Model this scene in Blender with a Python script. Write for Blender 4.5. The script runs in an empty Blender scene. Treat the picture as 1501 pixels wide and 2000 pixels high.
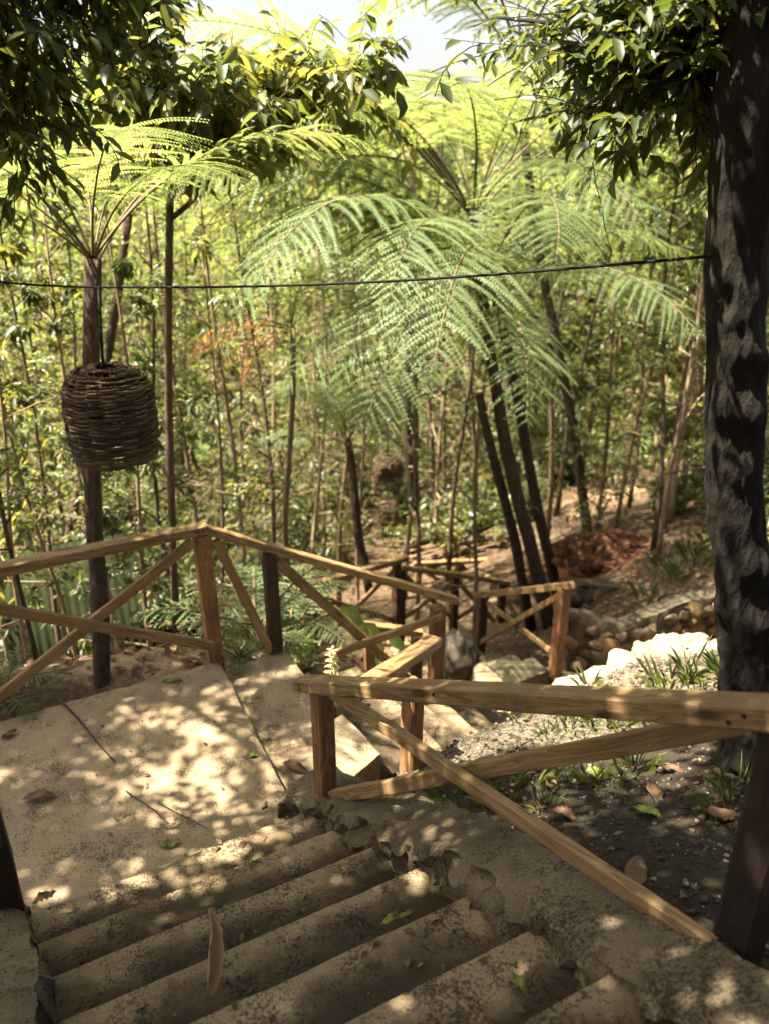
import bpy, bmesh, math, random
import numpy as np
from mathutils import Vector, Matrix, noise

R = math.radians
sc = bpy.context.scene
COL = sc.collection

# ------------------------------------------------------------------ camera, light, exposure
PITCH, FPX, EYE = R(23.4), 1600.0, 3.0           # looking down the slope; eye height above the landing
cam = bpy.data.cameras.new("camera")
cam.sensor_fit = 'VERTICAL'; cam.sensor_height = 36.0; cam.sensor_width = 27.0
cam.lens = FPX / 2000 * 36
cam.clip_start = 0.05; cam.clip_end = 9000
cam.dof.use_dof = True; cam.dof.focus_distance = 3.3; cam.dof.aperture_fstop = 1.9
camo = bpy.data.objects.new("camera", cam); COL.objects.link(camo)
camo.location = (0, 0, EYE); camo.rotation_euler = (R(90) - PITCH, 0, 0)
sc.camera = camo

SUN_EL = R(64); SUN_AZ = (-0.985, -0.17)         # horizontal direction towards the sun
world = bpy.data.worlds.new("World"); sc.world = world; world.use_nodes = True
nt = world.node_tree; nt.nodes.clear()
wo = nt.nodes.new('ShaderNodeOutputWorld'); bg = nt.nodes.new('ShaderNodeBackground')
sky = nt.nodes.new('ShaderNodeTexSky'); sky.sky_type = 'NISHITA'; sky.sun_disc = False
sky.sun_elevation = SUN_EL; sky.sun_rotation = math.atan2(SUN_AZ[0], SUN_AZ[1])
sky.air_density = 1.0; sky.dust_density = 6.0; sky.ozone_density = 0.6
bg.inputs[1].default_value = 0.05
# thin bright tropical cloud, thickest towards the horizon
tcw = nt.nodes.new('ShaderNodeTexCoord'); sx = nt.nodes.new('ShaderNodeSeparateXYZ'); nt.links.new(tcw.outputs['Generated'], sx.inputs[0])
cl = nt.nodes.new('ShaderNodeTexNoise'); cl.inputs['Scale'].default_value = 2.5; cl.inputs['Detail'].default_value = 6
nt.links.new(tcw.outputs['Generated'], cl.inputs['Vector'])
el = nt.nodes.new('ShaderNodeMapRange'); el.inputs[1].default_value = 0.0; el.inputs[2].default_value = 0.55; el.inputs[3].default_value = 1.0; el.inputs[4].default_value = 0.12
nt.links.new(sx.outputs[2], el.inputs[0])
cm_ = nt.nodes.new('ShaderNodeMapRange'); cm_.inputs[1].default_value = .3; cm_.inputs[2].default_value = .6; cm_.inputs[3].default_value = .35; cm_.inputs[4].default_value = 1.0
nt.links.new(cl.outputs[0], cm_.inputs[0])
mu = nt.nodes.new('ShaderNodeMath'); mu.operation = 'MULTIPLY'; nt.links.new(el.outputs[0], mu.inputs[0]); nt.links.new(cm_.outputs[0], mu.inputs[1])
mxw = nt.nodes.new('ShaderNodeMix'); mxw.data_type = 'RGBA'; mxw.inputs[7].default_value = (2.9, 2.86, 2.72, 1)
nt.links.new(mu.outputs[0], mxw.inputs[0]); nt.links.new(sky.outputs[0], mxw.inputs[6])
nt.links.new(mxw.outputs[2], bg.inputs[0]); nt.links.new(bg.outputs[0], wo.inputs[0])
SUNV = Vector((SUN_AZ[0] * math.cos(SUN_EL), SUN_AZ[1] * math.cos(SUN_EL), math.sin(SUN_EL))).normalized()
sun = bpy.data.lights.new("sun", 'SUN'); sun.energy = 5.0; sun.angle = R(0.53); sun.color = (1.0, 0.92, 0.76)
suno = bpy.data.objects.new("sun", sun); COL.objects.link(suno)
suno.rotation_euler = SUNV.to_track_quat('Z', 'Y').to_euler(); suno.location = (-20, 0, 40)

sc.view_settings.view_transform = 'Standard'; sc.view_settings.look = 'None'
sc.view_settings.gamma = 1.0; sc.view_settings.use_curve_mapping = False
sc.view_settings.exposure = 2.95
cy = sc.cycles
cy.max_bounces = 5; cy.diffuse_bounces = 2; cy.glossy_bounces = 2; cy.transmission_bounces = 4; cy.transparent_max_bounces = 4
cy.volume_bounces = 0
cy.use_adaptive_sampling = True; cy.adaptive_threshold = 0.02
cy.use_denoising = True
cy.sample_clamp_indirect = 6.0
try: cy.caustics_reflective = False; cy.caustics_refractive = False
except Exception: pass

# ------------------------------------------------------------------ survey: photo sight lines to places
CP, SP = math.cos(PITCH), math.sin(PITCH)
def ray(px, py):
    u = (px - 750.5) / FPX; v = (py - 1000) / FPX
    return Vector((u, CP - v * SP, -SP - v * CP))
def P(px, py, z):
    r = ray(px, py); return Vector((0, 0, EYE)) + r * ((z - EYE) / r.z)
def PY(px, py, Y):
    r = ray(px, py); return Vector((0, 0, EYE)) + r * (Y / r.y)
def proj(p):
    d = Vector(p) - Vector((0, 0, EYE)); dep = d.y * CP - d.z * SP; up = d.y * SP + d.z * CP
    return 750.5 + FPX * d.x / max(dep, .01), 1000 - FPX * up / max(dep, .01), dep

# ------------------------------------------------------------------ materials
def newmat(name):
    m = bpy.data.materials.new(name); m.use_nodes = True
    t = m.node_tree; t.nodes.clear()
    out = t.nodes.new('ShaderNodeOutputMaterial')
    return m, t, out
def N(t, kind, **kw):
    n = t.nodes.new(kind)
    for k, v in kw.items():
        if k in n.inputs: n.inputs[k].default_value = v
        else: setattr(n, k, v)
    return n
def ramp(t, stops):
    n = t.nodes.new('ShaderNodeValToRGB'); e = n.color_ramp.elements
    while len(e) > 1: e.remove(e[0])
    e[0].position = stops[0][0]; e[0].color = (*stops[0][1], 1)
    for p, c in stops[1:]:
        x = e.new(p); x.color = (*c, 1)
    return n
def coords(t, scale=(1, 1, 1), out='Object'):
    tc = t.nodes.new('ShaderNodeTexCoord'); mp = t.nodes.new('ShaderNodeMapping')
    mp.inputs['Scale'].default_value = scale
    t.links.new(tc.outputs[out], mp.inputs[0]); return mp.outputs[0]
def mixc(t, fac, a, b, mode='MIX'):
    n = t.nodes.new('ShaderNodeMix'); n.data_type = 'RGBA'; n.blend_type = mode
    for i, v in ((0, fac), (6, a), (7, b)):
        if hasattr(v, 'is_linked'): t.links.new(v, n.inputs[i])
        elif i == 0: n.inputs[0].default_value = v
        else: n.inputs[i].default_value = (*v, 1)
    return n.outputs[2]
def bumpn(t, h, strength, dist, prev=None):
    b = t.nodes.new('ShaderNodeBump'); b.inputs['Strength'].default_value = strength; b.inputs['Distance'].default_value = dist
    t.links.new(h, b.inputs['Height'])
    if prev: t.links.new(prev, b.inputs['Normal'])
    return b.outputs[0]
def principled(t, out, col=None, rough=.8, spec=.3, normal=None):
    b = t.nodes.new('ShaderNodeBsdfPrincipled')
    b.inputs['Roughness'].default_value = rough; b.inputs['Specular IOR Level'].default_value = spec
    if col is not None:
        if hasattr(col, 'is_linked'): t.links.new(col, b.inputs['Base Color'])
        else: b.inputs['Base Color'].default_value = (*col, 1)
    if normal: t.links.new(normal, b.inputs['Normal'])
    t.links.new(b.outputs[0], out.inputs[0]); return b

def leaf_mat(name, stops, trans, tfac=.45, rough=.45, spec=.35, tgain=1.0):
    """leaf blades: each leaf takes its own tint; light passes through the blade"""
    m, t, out = newmat(name)
    g = t.nodes.new('ShaderNodeNewGeometry'); oi = t.nodes.new('ShaderNodeObjectInfo')
    a = N(t, 'ShaderNodeMath', operation='MULTIPLY'); a.inputs[1].default_value = .75; t.links.new(g.outputs['Random Per Island'], a.inputs[0])
    b = N(t, 'ShaderNodeMath', operation='MULTIPLY_ADD'); b.inputs[1].default_value = .25; t.links.new(oi.outputs['Random'], b.inputs[0]); t.links.new(a.outputs[0], b.inputs[2])
    r1 = ramp(t, stops); r2 = ramp(t, trans)
    t.links.new(b.outputs[0], r1.inputs[0]); t.links.new(b.outputs[0], r2.inputs[0])
    p = t.nodes.new('ShaderNodeBsdfPrincipled'); p.inputs['Roughness'].default_value = rough; p.inputs['Specular IOR Level'].default_value = spec
    t.links.new(r1.outputs[0], p.inputs['Base Color'])
    tr = t.nodes.new('ShaderNodeBsdfTranslucent'); t.links.new(r2.outputs[0], tr.inputs[0])
    mx = t.nodes.new('ShaderNodeMixShader'); mx.inputs[0].default_value = tfac
    t.links.new(p.outputs[0], mx.inputs[1]); t.links.new(tr.outputs[0], mx.inputs[2]); t.links.new(mx.outputs[0], out.inputs[0])
    return m

M = {}
G0, G1, G2 = (.035, .055, .012), (.075, .105, .020), (.13, .145, .028)
M['leaf_forest'] = leaf_mat('forest leaves', [(0, (.025, .036, .010)), (.5, (.055, .068, .017)), (.93, (.10, .10, .026)), (1, (.14, .08, .03))],
                            [(0, (.085, .135, .022)), (.5, (.22, .275, .045)), (.93, (.43, .41, .07)), (1, (.40, .22, .05))], .5, .36, .5)
M['leaf_dark'] = leaf_mat('dark broad leaves', [(0, (.02, .032, .010)), (.6, (.045, .06, .014)), (1, (.09, .085, .02))],
                          [(0, (.07, .10, .015)), (.6, (.17, .19, .03)), (1, (.36, .28, .04))], .42)
M['leaf_gold'] = leaf_mat('sunlit broad leaves', [(0, (.025, .040, .010)), (.5, (.05, .068, .016)), (.9, (.09, .09, .022)), (1, (.18, .10, .03))],
                          [(0, (.08, .12, .02)), (.5, (.19, .22, .035)), (.9, (.38, .34, .05)), (1, (.45, .24, .05))], .45)
M['leaf_far'] = leaf_mat('far tree leaves', [(0, (.06, .09, .022)), (.6, (.11, .14, .035)), (1, (.17, .18, .05))],
                         [(0, (.2, .25, .05)), (.6, (.36, .4, .08)), (1, (.5, .48, .1))], .45)
M['fern'] = leaf_mat('fern fronds', [(0, (.055, .085, .032)), (.6, (.095, .13, .05)), (1, (.14, .16, .07))],
                     [(0, (.2, .26, .06)), (.6, (.34, .38, .1)), (1, (.42, .42, .12))], .42, .6, .3)
M['fern_gold'] = leaf_mat('yellow green fern fronds', [(0, (.08, .11, .025)), (.6, (.12, .15, .03)), (1, (.17, .17, .05))],
                          [(0, (.22, .29, .07)), (.6, (.36, .41, .10)), (1, (.48, .47, .17))], .5)
M['fern_dead'] = leaf_mat('dead fern fronds', [(0, (.20, .07, .02)), (1, (.32, .14, .05))], [(0, (.5, .17, .04)), (1, (.65, .28, .08))], .4)
M['grass'] = leaf_mat('grass blades', [(0, (.03, .05, .014)), (1, (.07, .09, .024))], [(0, (.12, .17, .03)), (1, (.25, .27, .05))], .4)
M['dry_leaf'] = leaf_mat('dry leaves', [(0, (.045, .022, .010)), (.5, (.10, .055, .026)), (1, (.19, .12, .065))], [(0, (.2, .08, .02)), (1, (.4, .22, .08))], .2, .6, .3)
M['tan_leaf'] = leaf_mat('pale tan dry leaf', [(0, (.20, .12, .06)), (1, (.26, .16, .08))], [(0, (.3, .16, .06)), (1, (.4, .22, .08))], .15, .6, .3)
M['green_leaf'] = leaf_mat('fresh fallen leaves', [(0, (.10, .15, .03)), (1, (.2, .22, .04))], [(0, (.3, .4, .05)), (1, (.5, .5, .08))], .3)

def bark(name, c0, c1, sx=(14, 14, 2.2), bs=.6, bd=.02):
    m, t, out = newmat(name)
    co = coords(t, sx)
    n1 = N(t, 'ShaderNodeTexNoise', Scale=1.0, Detail=8.0, Roughness=.65); t.links.new(co, n1.inputs['Vector'])
    n2 = N(t, 'ShaderNodeTexVoronoi', Scale=1.3); t.links.new(co, n2.inputs['Vector'])
    r = ramp(t, [(.3, c0), (.7, c1)]); t.links.new(n1.outputs[0], r.inputs[0])
    oi = t.nodes.new('ShaderNodeObjectInfo')
    hs = t.nodes.new('ShaderNodeHueSaturation'); mr = N(t, 'ShaderNodeMapRange'); mr.inputs[3].default_value = .65; mr.inputs[4].default_value = 1.45
    t.links.new(oi.outputs['Random'], mr.inputs[0]); t.links.new(mr.outputs[0], hs.inputs['Value']); t.links.new(r.outputs[0], hs.inputs['Color'])
    b1 = bumpn(t, n2.outputs[0], bs * .6, bd); b2 = bumpn(t, n1.outputs[0], bs, bd, b1)
    principled(t, out, hs.outputs[0], .9, .2, b2); return m
M['bark_dark'] = bark('dark ridged bark', (.005, .0038, .0026), (.017, .012, .008), (20, 20, 7), 1.0, .03)
M['bark_tan'] = bark('pale sapling bark', (.10, .065, .038), (.26, .185, .115), (25, 25, 5), .5, .006)
M['bark_brown'] = bark('brown sapling bark', (.04, .028, .018), (.13, .09, .055), (25, 25, 5), .5, .006)
M['bark_fern'] = bark('fibrous fern trunk', (.02, .014, .010), (.075, .05, .032), (30, 30, 9), 1.0, .02)

def wood(name, c0, c1, c2, stain):
    m, t, out = newmat(name)
    oi = t.nodes.new('ShaderNodeObjectInfo')
    tc = t.nodes.new('ShaderNodeTexCoord'); ad = N(t, 'ShaderNodeVectorMath', operation='ADD')
    ml = N(t, 'ShaderNodeVectorMath', operation='SCALE'); ml.inputs[3].default_value = 37.0
    cx = t.nodes.new('ShaderNodeCombineXYZ')
    for i in range(3): t.links.new(oi.outputs['Random'], cx.inputs[i])
    t.links.new(cx.outputs[0], ml.inputs[0]); t.links.new(tc.outputs['Object'], ad.inputs[0]); t.links.new(ml.outputs[0], ad.inputs[1])
    mp = t.nodes.new('ShaderNodeMapping'); mp.inputs['Scale'].default_value = (1.1, 15, 15); t.links.new(ad.outputs[0], mp.inputs[0])
    w = N(t, 'ShaderNodeTexNoise', Scale=1.0, Detail=3.0, Distortion=1.2); t.links.new(mp.outputs[0], w.inputs['Vector'])
    mw = N(t, 'ShaderNodeMath', operation='MULTIPLY'); mw.inputs[1].default_value = 9.0; t.links.new(w.outputs[0], mw.inputs[0])
    fr = N(t, 'ShaderNodeMath', operation='FRACT'); t.links.new(mw.outputs[0], fr.inputs[0])
    r = ramp(t, [(0, c0), (.45, c1), (.9, c2), (1, c0)]); t.links.new(fr.outputs[0], r.inputs[0])
    n2 = N(t, 'ShaderNodeTexNoise', Scale=3.0, Detail=6.0, Roughness=.65); t.links.new(ad.outputs[0], n2.inputs['Vector'])
    r2 = ramp(t, [(.42, (0, 0, 0)), (.72, (1, 1, 1))]); t.links.new(n2.outputs[0], r2.inputs[0])
    ms = N(t, 'ShaderNodeMath', operation='MULTIPLY'); ms.inputs[1].default_value = .75; t.links.new(r2.outputs[0], ms.inputs[0])
    c = mixc(t, ms.outputs[0], r.outputs[0], stain)
    # knots
    mk = t.nodes.new('ShaderNodeMapping'); mk.inputs['Scale'].default_value = (2.2, 9, 9); t.links.new(ad.outputs[0], mk.inputs[0])
    vk = N(t, 'ShaderNodeTexVoronoi', Scale=1.0); t.links.new(mk.outputs[0], vk.inputs['Vector'])
    rk = ramp(t, [(.10, (1, 1, 1)), (.17, (0, 0, 0))]); t.links.new(vk.outputs['Distance'], rk.inputs[0])
    c = mixc(t, rk.outputs[0], c, (.05, .025, .012))
    hs = t.nodes.new('ShaderNodeHueSaturation'); mr = N(t, 'ShaderNodeMapRange'); mr.inputs[3].default_value = .8; mr.inputs[4].default_value = 1.2
    t.links.new(oi.outputs['Random'], mr.inputs[0]); t.links.new(mr.outputs[0], hs.inputs['Value']); t.links.new(c, hs.inputs['Color'])
    b = bumpn(t, fr.outputs[0], .25, .003)
    b = bumpn(t, n2.outputs[0], .3, .006, b)
    principled(t, out, hs.outputs[0], .7, .3, b); return m
M['wood_rail'] = wood('weathered pine rail', (.13, .068, .022), (.225, .138, .058), (.26, .168, .076), (.095, .052, .02))
M['wood_post'] = wood('stained pine post', (.11, .048, .018), (.22, .108, .043), (.26, .13, .054), (.07, .034, .015))
M['wood_shade_black'] = wood('shade black railing post', (.010, .005, .003), (.02, .010, .006), (.025, .014, .008), (.006, .004, .003))  # near-black tone paints deep shade into the right post's wood
M['wood_dark'] = wood('dark old post', (.03, .015, .007), (.058, .030, .015), (.07, .038, .02), (.016, .009, .005))

def concrete(name, base, dark, speck=.5, bump=.5, moss=None, nose=False):
    m, t, out = newmat(name)
    co = coords(t)
    n1 = N(t, 'ShaderNodeTexNoise', Scale=2.3, Detail=9.0, Roughness=.62); t.links.new(co, n1.inputs['Vector'])
    n2 = N(t, 'ShaderNodeTexNoise', Scale=85.0, Detail=6.0, Roughness=.75); t.links.new(co, n2.inputs['Vector'])
    n3 = N(t, 'ShaderNodeTexNoise', Scale=150.0, Detail=3.0); t.links.new(co, n3.inputs['Vector'])
    n4 = N(t, 'ShaderNodeTexNoise', Scale=5.0, Detail=8.0, Roughness=.75); t.links.new(co, n4.inputs['Vector'])
    r1 = ramp(t, [(.3, tuple(x * .72 for x in base)), (.5, base), (.72, tuple(min(1, x * 1.18) for x in base))]); t.links.new(n1.outputs[0], r1.inputs[0])
    # dark grit and mould specks gathered in patches
    a = N(t, 'ShaderNodeMath', operation='ADD'); t.links.new(n2.outputs[0], a.inputs[0])
    sc_ = N(t, 'ShaderNodeMath', operation='MULTIPLY'); sc_.inputs[1].default_value = .9; t.links.new(n4.outputs[0], sc_.inputs[0]); t.links.new(sc_.outputs[0], a.inputs[1])
    rs = ramp(t, [(.86, (0, 0, 0)), (1.0, (.85, .85, .85))])
    s2 = N(t, 'ShaderNodeMath', operation='ADD'); s2.inputs[1].default_value = -.14 + .1 * speck; t.links.new(a.outputs[0], s2.inputs[0])
    t.links.new(s2.outputs[0], rs.inputs[0])
    c = mixc(t, rs.outputs[0], r1.outputs[0], dark)
    rg = ramp(t, [(.35, (.82, .82, .82)), (.65, (1.12, 1.12, 1.12))]); t.links.new(n3.outputs[0], rg.inputs[0])
    c = mixc(t, 1.0, c, rg.outputs[0], 'MULTIPLY')
    if moss:
        n5 = N(t, 'ShaderNodeTexNoise', Scale=1.7, Detail=7.0, Roughness=.7); t.links.new(co, n5.inputs['Vector'])
        r5 = ramp(t, [(.5, (0, 0, 0)), (.66, (1, 1, 1))]); t.links.new(n5.outputs[0], r5.inputs[0])
        c = mixc(t, r5.outputs[0], c, moss)
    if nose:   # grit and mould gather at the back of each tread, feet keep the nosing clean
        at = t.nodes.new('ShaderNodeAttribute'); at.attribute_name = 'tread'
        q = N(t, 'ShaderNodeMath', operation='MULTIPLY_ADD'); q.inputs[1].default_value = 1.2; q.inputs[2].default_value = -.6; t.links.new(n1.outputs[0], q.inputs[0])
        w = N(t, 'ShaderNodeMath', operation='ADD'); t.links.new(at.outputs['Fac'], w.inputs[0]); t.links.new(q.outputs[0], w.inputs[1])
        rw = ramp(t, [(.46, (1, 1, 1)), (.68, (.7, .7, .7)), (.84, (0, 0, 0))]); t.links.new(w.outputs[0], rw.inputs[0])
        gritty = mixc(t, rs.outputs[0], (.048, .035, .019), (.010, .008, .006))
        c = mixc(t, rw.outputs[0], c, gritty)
    ds = mixc(t, .12, co, n1.outputs['Color'])
    vc = N(t, 'ShaderNodeTexVoronoi', Scale=1.15); vc.feature = 'DISTANCE_TO_EDGE'; t.links.new(ds, vc.inputs['Vector'])
    ck = ramp(t, [(.0, (1, 1, 1)), (.006, (0, 0, 0))]); t.links.new(vc.outputs['Distance'], ck.inputs[0])
    ckm = N(t, 'ShaderNodeMath', operation='MULTIPLY'); t.links.new(ck.outputs[0], ckm.inputs[0])
    rk2 = ramp(t, [(.48, (0, 0, 0)), (.6, (.7, .7, .7))]); t.links.new(n4.outputs[0], rk2.inputs[0]); t.links.new(rk2.outputs[0], ckm.inputs[1])
    c = mixc(t, ckm.outputs[0], c, tuple(x * .25 for x in base))
    st_ = N(t, 'ShaderNodeTexNoise', Scale=.9, Detail=5.0, Roughness=.6); t.links.new(co, st_.inputs['Vector'])
    rst = ramp(t, [(.38, (.72, .70, .66)), (.55, (1, 1, 1))]); t.links.new(st_.outputs[0], rst.inputs[0]); c = mixc(t, 1.0, c, rst.outputs[0], 'MULTIPLY')
    b = bumpn(t, n2.outputs[0], bump, .008); b = bumpn(t, n3.outputs[0], bump, .003, b); b = bumpn(t, n1.outputs[0], bump, .02, b)
    principled(t, out, c, .92, .2, b); return m
M['concrete'] = concrete('tan concrete', (.255, .188, .113), (.05, .038, .025), .35, .5)
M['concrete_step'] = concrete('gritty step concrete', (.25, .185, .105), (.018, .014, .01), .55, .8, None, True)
M['concrete_wall'] = concrete('rough wall concrete', (.17, .13, .078), (.018, .014, .01), .7, 1.0, (.09, .072, .038))
M['concrete_shade'] = concrete('mossy shaded concrete', (.085, .07, .042), (.012, .010, .007), .7, .8, (.05, .05, .022))  # kerb block shade painted in as a darker, mossy tone
M['mortar'] = concrete('wall mortar', (.11, .088, .055), (.02, .016, .012), .6, .8)  # mortar darkened to stand in for shade on the rubble wall

def stones(name, stops, scale=9.0):
    m, t, out = newmat(name)
    g = t.nodes.new('ShaderNodeNewGeometry'); r = ramp(t, stops); t.links.new(g.outputs['Random Per Island'], r.inputs[0])
    co = coords(t); n = N(t, 'ShaderNodeTexNoise', Scale=scale, Detail=7.0, Roughness=.7); t.links.new(co, n.inputs['Vector'])
    rg = ramp(t, [(.3, (.6, .6, .6)), (.7, (1.2, 1.2, 1.2))]); t.links.new(n.outputs[0], rg.inputs[0])
    c = mixc(t, 1.0, r.outputs[0], rg.outputs[0], 'MULTIPLY')
    principled(t, out, c, .9, .25, bumpn(t, n.outputs[0], .6, .02)); return m
M['stones'] = stones('field stones', [(0, (.07, .055, .036)), (.35, (.13, .095, .052)), (.6, (.20, .105, .038)), (.8, (.11, .092, .062)), (1, (.20, .15, .09))])  # stone tones lowered to paint in the rubble wall's shade
M['rock'] = stones('pale limestone', [(0, (.19, .15, .10)), (1, (.27, .22, .15))], 22)
M['pebble'] = stones('gravel pebbles', [(0, (.028, .023, .017)), (.6, (.07, .056, .04)), (.9, (.13, .105, .073)), (1, (.30, .25, .18))], 60)

def simple(name, col, rough=.7, spec=.3, nscale=6.0, var=.3):
    m, t, out = newmat(name)
    co = coords(t); n = N(t, 'ShaderNodeTexNoise', Scale=nscale, Detail=6.0, Roughness=.65); t.links.new(co, n.inputs['Vector'])
    r = ramp(t, [(.3, tuple(c * (1 - var) for c in col)), (.7, tuple(min(1, c * (1 + var)) for c in col))]); t.links.new(n.outputs[0], r.inputs[0])
    principled(t, out, r.outputs[0], rough, spec, bumpn(t, n.outputs[0], .3, .01)); return m
M['wicker'] = simple('dark woven vine', (.085, .055, .036), .75, .3, 30, .45)
M['wicker'] = stones('dark woven vine', [(0, (.026, .015, .008)), (.5, (.065, .039, .021)), (1, (.13, .086, .05))], 40)
M['cable'] = simple('black rubber cable', (.008, .008, .007), .8, .1, 20, .2)
M['roof_green'] = simple('green painted corrugated sheet', (.012, .015, .006), .85, .04, 3, .5)
M['roof_white'] = simple('pale roofing sheet', (.55, .58, .52), .5, .4, 3, .2)
M['hut_wood'] = simple('orange stained boards', (.32, .14, .05), .7, .3, 5, .35)
M['stick'] = simple('dry stick', (.16, .105, .062), .85, .2, 25, .5)
M['stick_dark'] = simple('dark twig', (.06, .036, .022), .85, .2, 25, .5)
M['rachis'] = simple('fern stalk', (.09, .07, .03), .7, .3, 20, .4)

def ground_mat():
    m, t, out = newmat('forest floor')
    co = coords(t)
    n1 = N(t, 'ShaderNodeTexNoise', Scale=3.0, Detail=10.0, Roughness=.7); t.links.new(co, n1.inputs['Vector'])
    n2 = N(t, 'ShaderNodeTexNoise', Scale=22.0, Detail=6.0, Roughness=.7); t.links.new(co, n2.inputs['Vector'])
    v = N(t, 'ShaderNodeTexVoronoi', Scale=85.0); t.links.new(co, v.inputs['Vector'])
    dirt = ramp(t, [(.3, (.03, .020, .011)), (.5, (.07, .046, .026)), (.68, (.14, .098, .058))]); t.links.new(n2.outputs[0], dirt.inputs[0])
    gr = ramp(t, [(.0, (.035, .028, .02)), (.35, (.075, .06, .042)), (.8, (.14, .112, .076)), (1, (.26, .21, .145))])
    t.links.new(v.outputs['Color'], gr.inputs[0])
    red = ramp(t, [(.35, (.07, .026, .012)), (.65, (.24, .095, .042))]); t.links.new(n2.outputs[0], red.inputs[0])
    pale = ramp(t, [(.35, (.17, .11, .058)), (.65, (.30, .215, .125))]); t.links.new(n2.outputs[0], pale.inputs[0])
    grn = ramp(t, [(.35, (.035, .055, .014)), (.65, (.10, .12, .03))]); t.links.new(n1.outputs[0], grn.inputs[0])
    def attr(nm):
        a = t.nodes.new('ShaderNodeAttribute'); a.attribute_name = nm
        s = N(t, 'ShaderNodeMath', operation='ADD'); t.links.new(a.outputs['Fac'], s.inputs[0])
        q = N(t, 'ShaderNodeMath', operation='MULTIPLY_ADD'); q.inputs[1].default_value = .8; q.inputs[2].default_value = -.4
        t.links.new(n1.outputs[0], q.inputs[0]); t.links.new(q.outputs[0], s.inputs[1])
        r = ramp(t, [(.4, (0, 0, 0)), (.6, (1, 1, 1))]); t.links.new(s.outputs[0], r.inputs[0]); return r.outputs[0]
    c = mixc(t, attr('gravel'), dirt.outputs[0], gr.outputs[0])
    hum_shade = ramp(t, [(.3, (.012, .009, .006)), (.62, (.035, .026, .017)), (.8, (.085, .065, .043))]); t.links.new(n2.outputs[0], hum_shade.inputs[0])  # dark soil tone that also carries the bank's shade
    c = mixc(t, attr('humus_shade'), c, hum_shade.outputs[0])
    c = mixc(t, attr('redsoil'), c, red.outputs[0])
    c = mixc(t, attr('palesoil'), c, pale.outputs[0])
    c = mixc(t, attr('green'), c, grn.outputs[0])
    b = bumpn(t, v.outputs['Distance'], .5, .012); b = bumpn(t, n2.outputs[0], .8, .03, b)
    principled(t, out, c, .95, .15, b); return m
M['ground'] = ground_mat()

# ------------------------------------------------------------------ mesh helpers
def tag(o, label=None, cat=None, group=None, kind=None):
    if label: o['label'] = label
    if cat: o['category'] = cat
    if group: o['group'] = group
    if kind: o['kind'] = kind
    return o
def empty(name, loc, label=None, cat=None, group=None, rz=0.0, scale=1.0):
    o = bpy.data.objects.new(name, None); COL.objects.link(o); o.location = loc
    o.rotation_euler = (0, 0, rz); o.scale = (scale,) * 3; o.empty_display_size = .1
    return tag(o, label, cat, group)
def link(name, me, mat=None, parent=None, smooth=False, local=True):
    o = bpy.data.objects.new(name, me); COL.objects.link(o)
    if mat and not me.materials: me.materials.append(mat)
    if smooth: me.shade_smooth()
    if smooth == 'edges': me.set_sharp_from_angle(angle=R(33))
    if parent: o.parent = parent
    return o
class MB:
    def __init__(s, off=(0, 0, 0)): s.v = []; s.f = []; s.o = Vector(off)
    def quadmesh(s, vs, fs):
        n = len(s.v); s.v += [tuple(Vector(q) - s.o) for q in vs]; s.f += [tuple(i + n for i in q) for q in fs]
    def tube(s, pts, rad, sides=6, cap=True, rough=0.0, rng=None):
        pts = [Vector(p) for p in pts]; k = len(pts); n0 = len(s.v)
        t0 = (pts[1] - pts[0]).normalized(); a = t0.orthogonal().normalized()
        for i, p in enumerate(pts):
            t = (pts[min(i + 1, k - 1)] - pts[max(i - 1, 0)]).normalized()
            a = (a - t * a.dot(t)).normalized(); b = t.cross(a)
            r = rad[i] if hasattr(rad, '__len__') else rad
            for j in range(sides):
                th = 2 * math.pi * j / sides
                rr = r * (1 + (rough * noise.noise(Vector((p.x * 6 + 3 * math.cos(th), p.y * 6 + 3 * math.sin(th), p.z * 3))) if rough else 0))
                s.v.append(tuple(p + (a * math.cos(th) + b * math.sin(th)) * rr - s.o))
        for i in range(k - 1):
            for j in range(sides):
                q = n0 + i * sides; jj = (j + 1) % sides
                s.f.append((q + j, q + jj, q + sides + jj, q + sides + j))
        if cap:
            s.f.append(tuple(n0 + j for j in reversed(range(sides)))); s.f.append(tuple(n0 + (k - 1) * sides + j for j in range(sides)))
    def build(s, name, mat, parent=None, smooth=True):
        me = bpy.data.meshes.new(name); me.from_pydata(s.v, [], s.f); me.update()
        return link(name, me, mat, parent, smooth)
    def mesh(s, name, mat, smooth=True):
        me = bpy.data.meshes.new(name); me.from_pydata(s.v, [], s.f); me.update(); me.materials.append(mat)
        if smooth: me.shade_smooth()
        return me

def mesh_tiled(name, V, tl, sizes, mat, smooth=False):
    """V: (n,k,3) vertices of n copies of one small face set; tl: its corner indices; sizes: its corners per face"""
    n, k, _ = V.shape; me = bpy.data.meshes.new(name)
    tl = np.asarray(tl, np.int32); sizes = np.asarray(sizes, np.int32)
    me.vertices.add(n * k); me.vertices.foreach_set('co', V.reshape(-1).astype(np.float32))
    loops = (tl[None, :] + (np.arange(n, dtype=np.int32) * k)[:, None]).reshape(-1)
    me.loops.add(len(loops)); me.loops.foreach_set('vertex_index', loops)
    tot = np.tile(sizes, n); st = np.concatenate([[0], np.cumsum(tot)[:-1]]).astype(np.int32)
    me.polygons.add(len(tot)); me.polygons.foreach_set('loop_start', st); me.polygons.foreach_set('loop_total', tot)
    me.update(calc_edges=True); me.validate()
    if mat: me.materials.append(mat)
    if smooth: me.shade_smooth()
    return me
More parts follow.
